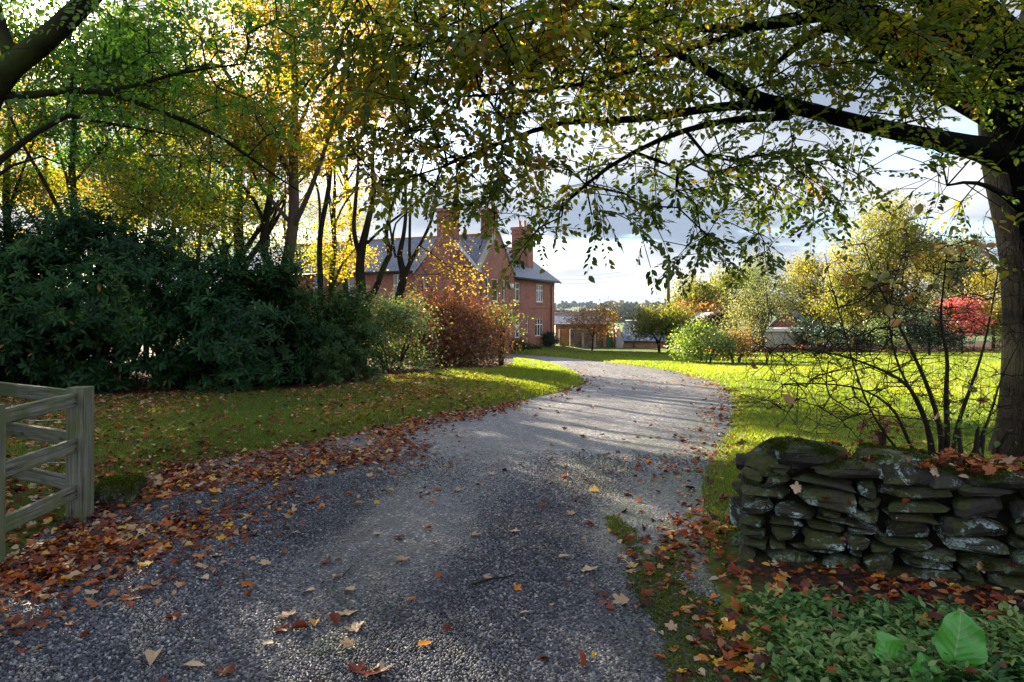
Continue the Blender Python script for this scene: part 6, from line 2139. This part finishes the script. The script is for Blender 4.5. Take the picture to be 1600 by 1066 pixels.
# ------------------------------------------------------------------ grass
def wall_clear(x, y):
    """true where the stone wall stands"""
    s = (x - WA[0]) * WE[0] + (y - WA[1]) * WE[1]
    n = (x - WA[0]) * WN[0] + (y - WA[1]) * WN[1]
    return (s > -.12) & (n > -.1) & (n < WALL_T + .02)


def make_grass():
    lb = MB()
    r = np.random.default_rng(81)
    edges = np.r_[np.arange(3.4, 10, .8), np.arange(10, 50, 2.0)]
    for y0, y1 in zip(edges[:-1], edges[1:]):
        ym = (y0 + y1) / 2
        wdt = 2 * (.80 * y1 + .6)
        dens = 4300 * (6 / max(ym, 5)) ** 1.55
        n = int(dens * wdt * (y1 - y0))
        x = r.uniform(-wdt / 2, wdt / 2, n); y = r.uniform(y0, y1, n)
        d = drive_dist(x, y)
        s = soil_mask(x, y)
        nz = snoise(np.c_[x, y], 82, 1.1)
        k = (d > .02 + .05 * nz) & (r.random(n) > s * 1.05) & ~wall_clear(x, y)
        k &= ~((x < -2.5) & (y < 5.9)) & ~((x > 1.1) & (y < 4.6))
        # thinner near the drive's edge
        k &= r.random(n) < np.clip((d + .02) / .35, .15, 1)
        x, y, d = x[k], y[k], d[k]; n = len(x)
        if not n: continue
        z = terrain(x, y, d) - .004
        sc = max(1.0, (ym / 6) ** .82)
        h = .030 * r.uniform(.6, 1.5, n) * sc ** .55 * (1 + .25 * snoise(np.c_[x, y], 84, .8))
        w = .0032 * sc * r.uniform(.7, 1.4, n)
        a = r.uniform(0, 6.28, n)
        lean = np.c_[r.normal(0, .55, n), r.normal(0, .55, n)] * h[:, None]
        side = np.c_[np.cos(a), np.sin(a), np.zeros(n)] * w[:, None]
        b = np.c_[x, y, z]
        tip = b + np.c_[lean, h]
        mid = b + np.c_[lean * .32, h * .6]
        V = np.stack([b - side, b + side, mid + side * .7, tip, mid - side * .7], 1).reshape(-1, 3)
        off = (np.arange(n) * 5)[:, None]
        f4 = np.array([[0, 1, 2, 4]]) + off
        f3 = np.array([[4, 2, 3]]) + off
        t = np.clip(.42 + .22 * snoise(np.c_[x, y], 83, .6) + .12 * snoise(np.c_[x, y], 85, 2.4) + r.normal(0, .15, n), 0, 1)
        lb.add(V, [f4, f3], np.repeat(t, 5))
    o = lb.build('grass', M['grass_blade'])
    tag(o, 'short mown grass of the lawns and verge', 'grass', kind='stuff')


make_grass()

def make_drive_moss():
    """cushions of moss in the strip the wheels miss, on the wall's side of the drive"""
    r = np.random.default_rng(88)
    n = 420000
    y = r.uniform(2.3, 11, n); x = r.uniform(-1.4, 1.5, n)
    d = drive_dist(x, y)
    p = np.c_[x, y]
    lane = x + .04 * y
    n1 = snoise(p * [1, .6], 86, 2.3) * .6 + snoise(p, 87, 8) * .3 + snoise(p, 89, 26) * .25
    w = np.exp(-((lane - 1.02) / .17) ** 2) * np.interp(y, [2.3, 3, 5, 6.6, 8], [.8, .95, .85, .6, 0]) + .30 * np.exp(-((lane + .62) / .22) ** 2) * (y < 8) + .8 * sstep((d + .34) / .2) * (y < 7) * (x > 0)
    k = (d < .05) & (n1 * 1.25 + 1.0 * w > 1.02) & (r.random(n) < np.clip(w * 1.4, 0, 1))
    p = p[k]; n = len(p)
    h = .002 + .010 * np.clip(.5 + .5 * snoise(p, 90, 20), 0, 1)
    z = drive_z(p[:, 0], p[:, 1]) + .004 + h * r.random(n)
    lb = MB()
    t = np.clip(.5 + .3 * snoise(p, 92, 5) + r.normal(0, .2, n), 0, 1)
    scatter(lb, SIMPLE[0], SIMPLE[1], np.c_[p, z], unit(rand_dirs(n, r) + [0, 0, .5]), rand_dirs(n, r), r.uniform(.007, .016, n) * np.interp(p[:, 1], [3, 9], [1, 1.7]), t)
    m = leaf_mat('drive_moss', [(0, (.025, .04, .006)), (.5, (.085, .115, .010)), (1, (.20, .22, .02))], trans=.3, tgain=1.6, gloss=0)
    o = lb.build('moss', m)
    tag(o, 'bright green moss grown over the gravel beside the wheel tracks', 'moss', kind='stuff')


make_drive_moss()

# ------------------------------------------------------------------ fallen leaves
LEAVES = [star_leaf(.5, 1), star_leaf(-.4, 2), star_leaf(.4, 3), curled_leaf(4), curled_leaf(5), curled_leaf(6), curled_leaf(7), star_leaf(.2, 8)]


def litter_density(x, y, d):
    """leaves per square metre"""
    p = np.c_[x, y]
    n1 = .5 + .5 * snoise(p, 95, .9); n2 = .5 + .5 * snoise(p, 96, 2.6)
    left = x < (-.2 + .03 * y)
    D = np.zeros(len(x))
    # drift along the left edge of the drive and over its margin
    margin = np.interp(y, [3, 4.6, 5.6, 7, 8.3, 10, 14, 20], [.80, 1.05, 1.3, 1.6, 1.1, .55, .35, .22])
    dl = np.full(len(x), 1e9)
    for q in LEFT[::2]: dl = np.minimum(dl, np.hypot(x - q[0], y - q[1]))
    dl = np.where(d < 0, -dl, dl)
    n3 = .5 + .5 * snoise(p, 94, .55)
    drift = np.exp(-np.abs((dl + margin * .45) / (margin * .58 + .06)) ** 2.6)
    D += np.where(left, drift * 950 * np.clip(n2 * 1.1 + n3 * .6 - .25, .12, 1.3) * np.interp(y, [3, 8, 16, 24], [1, .8, .5, .25]), 0)
    # on the verge
    D += np.where(left & (d > 0), 230 * np.clip(n1 * 1.5 - .15, 0.05, 1.2) * np.interp(y, [4, 12, 20, 26], [1.0, 1.0, .45, .15]), 0)
    # right side: along the edge, under the beech
    D += np.where(~left, 150 * np.exp(-((d + .10) / np.interp(y, [3, 5, 8, 12, 20], [.3, .38, .42, .35, .15])) ** 2) * np.interp(y, [3, 5, 9, 15, 24], [1.6, 1.3, .8, .5, .08]) * np.clip(n2 * 1.6 - .2, .05, 1.3), 0)
    D += np.where(~left & (d > .1), 48 * np.clip(n1 * 1.6 - .4, .03, 1) * np.interp(y, [4, 8, 16, 24], [2.0, 1.0, .4, .06]), 0)
    # scattered on the stones
    D += np.where(d < 0, 4.5 * np.clip(n1 * 1.6, .2, 1.5) * np.interp(y, [3, 6, 12, 25], [.7, 1.1, 1.3, .7]), 0)
    # between wall and drive
    D += np.where((x > .95) & (y < 5.4) & (d > -.25), 300 * np.clip(n2 * 1.5 - .1, 0.05, 1), 0)
    # by the fence
    D += np.where((x < -2.6) & (y < 7) & (d > -.6), 170 * np.clip(n2 * 1.4, .2, 1.2), 0)
    return D


def make_litter():
    r = np.random.default_rng(97)
    N = 900000
    y = 2.2 + 26 * r.random(N) ** 1.5
    x = (r.random(N) - .5) * 2 * (.80 * y + .5)
    # weight of a sample in square metres
    dydu = 26 * 1.5 * ((y - 2.2) / 26) ** (1 / 3)
    area = dydu * 2 * (.80 * y + .5) / N
    d = drive_dist(x, y)
    k = (r.random(N) < litter_density(x, y, d) * area) & ~wall_clear(x, y) & ((soil_mask(x, y) < .9) | (x > .5))
    x, y, d = x[k], y[k], d[k]
    z = np.where(d < 0, drive_z(x, y) + .008, terrain(x, y, d) + .012)
    n = len(x)
    z = z + r.random(n) ** 2 * .03
    p = np.c_[x, y, z]
    # leaf mould on the wood's floor
    m2 = 9000
    x2 = r.uniform(-16, 0, m2); y2 = r.uniform(9, 26, m2)
    k2 = soil_mask(x2, y2) > .5
    p2 = np.c_[x2, y2, terrain(x2, y2) + .01][k2]
    # leaves lying on the wall's top
    m3 = 900
    s3 = r.uniform(.55, 2.9, m3); n3 = r.uniform(.02, .48, m3)
    q = WA + WE * s3[:, None] + WN * n3[:, None]
    p3 = np.c_[q, np.where(s3 < 1.4, .70, .69) + r.normal(0, .015, m3) + .03 * (r.random(m3))]
    k3 = (r.random(m3) < np.clip((s3 - .3) / 1.3, .08, 1))
    p3 = p3[k3]
    # a few caught in the wall's face
    m4 = 12
    s4 = r.uniform(.3, 2.6, m4); q = WA + WE * s4[:, None] - WN * r.uniform(.05, .09, m4)[:, None]
    p4 = np.c_[q, r.uniform(.05, .55, m4)]
    # caught in the dark evergreens
    m5 = 45
    x5 = r.uniform(1.15, 2.5, m5); y5 = r.uniform(2.6, 3.7, m5)
    p5 = np.c_[x5, y5, terrain(x5, y5) + r.uniform(.06, .17, m5)]
    allp = np.vstack([p, p2, p3, p5, p4]); n = len(allp)
    nrm = unit(np.array([0, 0, 1.0]) + r.normal(0, .38, (n, 3)))
    nrm[-len(p4):] = unit(np.r_[-WN, .4] + r.normal(0, .4, (len(p4), 3)))
    az = r.uniform(0, 6.28, n)
    dr = np.c_[np.cos(az), np.sin(az), r.normal(0, .15, n)]
    kind = r.choice(len(LEAVES), n, p=[.10, .09, .08, .17, .16, .16, .16, .08])
    size = np.where(np.isin(kind, (0, 1, 2, 7)), r.uniform(.045, .095, n), r.uniform(.040, .072, n)) * np.where(allp[:, 1] > 15, 1.2, 1)
    pal = r.choice([.05, .2, .3, .38, .45, .52, .6, .7, .8, .92, 1.0], n, p=[.13, .15, .12, .11, .11, .09, .07, .08, .08, .04, .02])
    tt = np.clip(pal + r.normal(0, .04, n), 0, 1)
    lb = MB()
    for i, (T, F) in enumerate(LEAVES):
        k = kind == i
        scatter(lb, T - [.4, 0, 0], F, allp[k], dr[k], nrm[k], size[k], tt[k])
    o = lb.build('leaf_litter', M['litter'])
    tag(o, 'drifts of brown and orange fallen leaves along the verge and drive edges', 'leaf litter', kind='stuff')


make_litter()


def make_single_leaves():
    """the leaves one can pick out on the gravel: each its own object"""
    r = np.random.default_rng(98)
    palette = {
        'tan': (.70, .80), 'brown': (.22, .32), 'orange': (.94, 1.0)}
    info = {
        'tan': ('pale tan curled fallen leaf lying by itself on the gravel drive', 'pale fallen leaves strewn over the gravel'),
        'brown': ('dark red brown fallen leaf lying by itself on the gravel drive', 'dark fallen leaves strewn over the gravel'),
        'orange': ('bright orange yellow fallen leaf lying on the gravel drive', 'orange fallen leaves strewn over the gravel')}
    proto = {}
    for c, (a, b) in palette.items():
        for i, (T, F) in enumerate(LEAVES):
            v = T - [.4, 0, 0]
            tint = np.full(len(v), a + (b - a) * i / 8)
            proto[c, i] = new_mesh('fallen_leaf', v, F, tint, [M['litter']])
    spots = [(555, 985, 'tan', .10), (540, 962, 'tan', .12), (662, 1012, 'orange', .10), (452, 965, 'tan', .10), (470, 985, 'brown', .11), (492, 978, 'orange', .08), (520, 972, 'brown', .10), (438, 985, 'brown', .09), (545, 1010, 'tan', .08), (590, 1052, 'tan', .11), (575, 1058, 'brown', .11), (560, 1050, 'brown', .10),
             (880, 873, 'tan', .09), (918, 893, 'tan', .12), (972, 940, 'tan', .11), (985, 895, 'tan', .08), (803, 832, 'tan', .08), (960, 835, 'brown', .07), (893, 805, 'tan', .08), (630, 878, 'tan', .10), (625, 842, 'brown', .09), (590, 836, 'tan', .07), (680, 851, 'tan', .06), (740, 838, 'tan', .09),
             (508, 880, 'brown', .09), (525, 905, 'tan', .09), (548, 925, 'tan', .09), (485, 925, 'tan', .08), (270, 965, 'brown', .10), (300, 1045, 'tan', .10), (240, 1030, 'tan', .12), (340, 870, 'tan', .09), (320, 905, 'tan', .10), (230, 885, 'orange', .10), (150, 858, 'orange', .09), (460, 800, 'tan', .08), (462, 835, 'tan', .07), (120, 905, 'tan', .11), (210, 940, 'brown', .10), (350, 1055, 'brown', .10), (420, 1010, 'tan', .07), (700, 985, 'brown', .06), (820, 960, 'tan', .06), (760, 905, 'tan', .06), (850, 1030, 'brown', .07), (668, 772, 'tan', .09), (715, 768, 'tan', .08), (770, 742, 'tan', .08), (560, 790, 'tan', .09), (610, 770, 'tan', .09)]
    for px, py, c, sz in spots:
        x, y = G(px, py)
        i = int(r.integers(0, len(LEAVES)))
        o = bpy.data.objects.new('fallen_leaf', proto[c, i])
        COL.objects.link(o)
        o.location = (x, y, float(drive_z(x, y)) + .016)
        o.rotation_euler = (r.normal(0, .18), r.normal(0, .18), r.uniform(0, 6.28))
        o.scale = (sz,) * 3
        tag(o, info[c][0], 'fallen leaf', info[c][1])


make_single_leaves()


def make_sticks():
    def st(pts, rad, label):
        p = np.array([[*G(a, b), 0] for a, b in pts])
        p[:, 2] = drive_z(p[:, 0], p[:, 1]) + .016
        p = smooth_line(p, 14); p[:, 2] += .006 * np.abs(snoise(p, 4, 9))
        mb = MB(); mb.tube(p, np.linspace(rad, rad * .4, len(p)), 6)
        o = mb.build('fallen_twig', M['twig']); tag(o, label, 'twig')
    st([(738, 916), (765, 908), (790, 905), (805, 900)], .008, 'thin dark twig lying on the gravel in the middle of the drive')
    st([(1130, 908), (1160, 910), (1182, 925), (1225, 938)], .009, 'grey fallen stick lying at the foot of the stone wall')
    st([(535, 905), (545, 893), (552, 886)], .004, 'tiny twig end sticking among the pale leaves on the gravel')


make_sticks()


# ------------------------------------------------------------------ the air
def make_haze():
    g = bpy.data.objects['ground'].data
    co = np.empty(len(g.vertices) * 3, np.float32); g.vertices.foreach_get('co', co); co = co.reshape(-1, 3)
    lo, hi = co.min(0) - 1.0, co.max(0) + 1.0
    hi[2] = max(hi[2], 40.0)
    mb = MB(); mb.box(lo, hi)
    m, t = new_mat('haze')
    v = t.n('VolumePrincipled', {'Color': (.62, .76, 1.0, 1), 'Density': .00006, 'Anisotropy': 0.0})
    t.n('OutputMaterial', {'Volume': v.outputs[0]})
    o = mb.build('haze', m, smooth=False)
    tag(o, 'thin blue autumn haze over the valley', 'haze', kind='stuff')


make_haze()
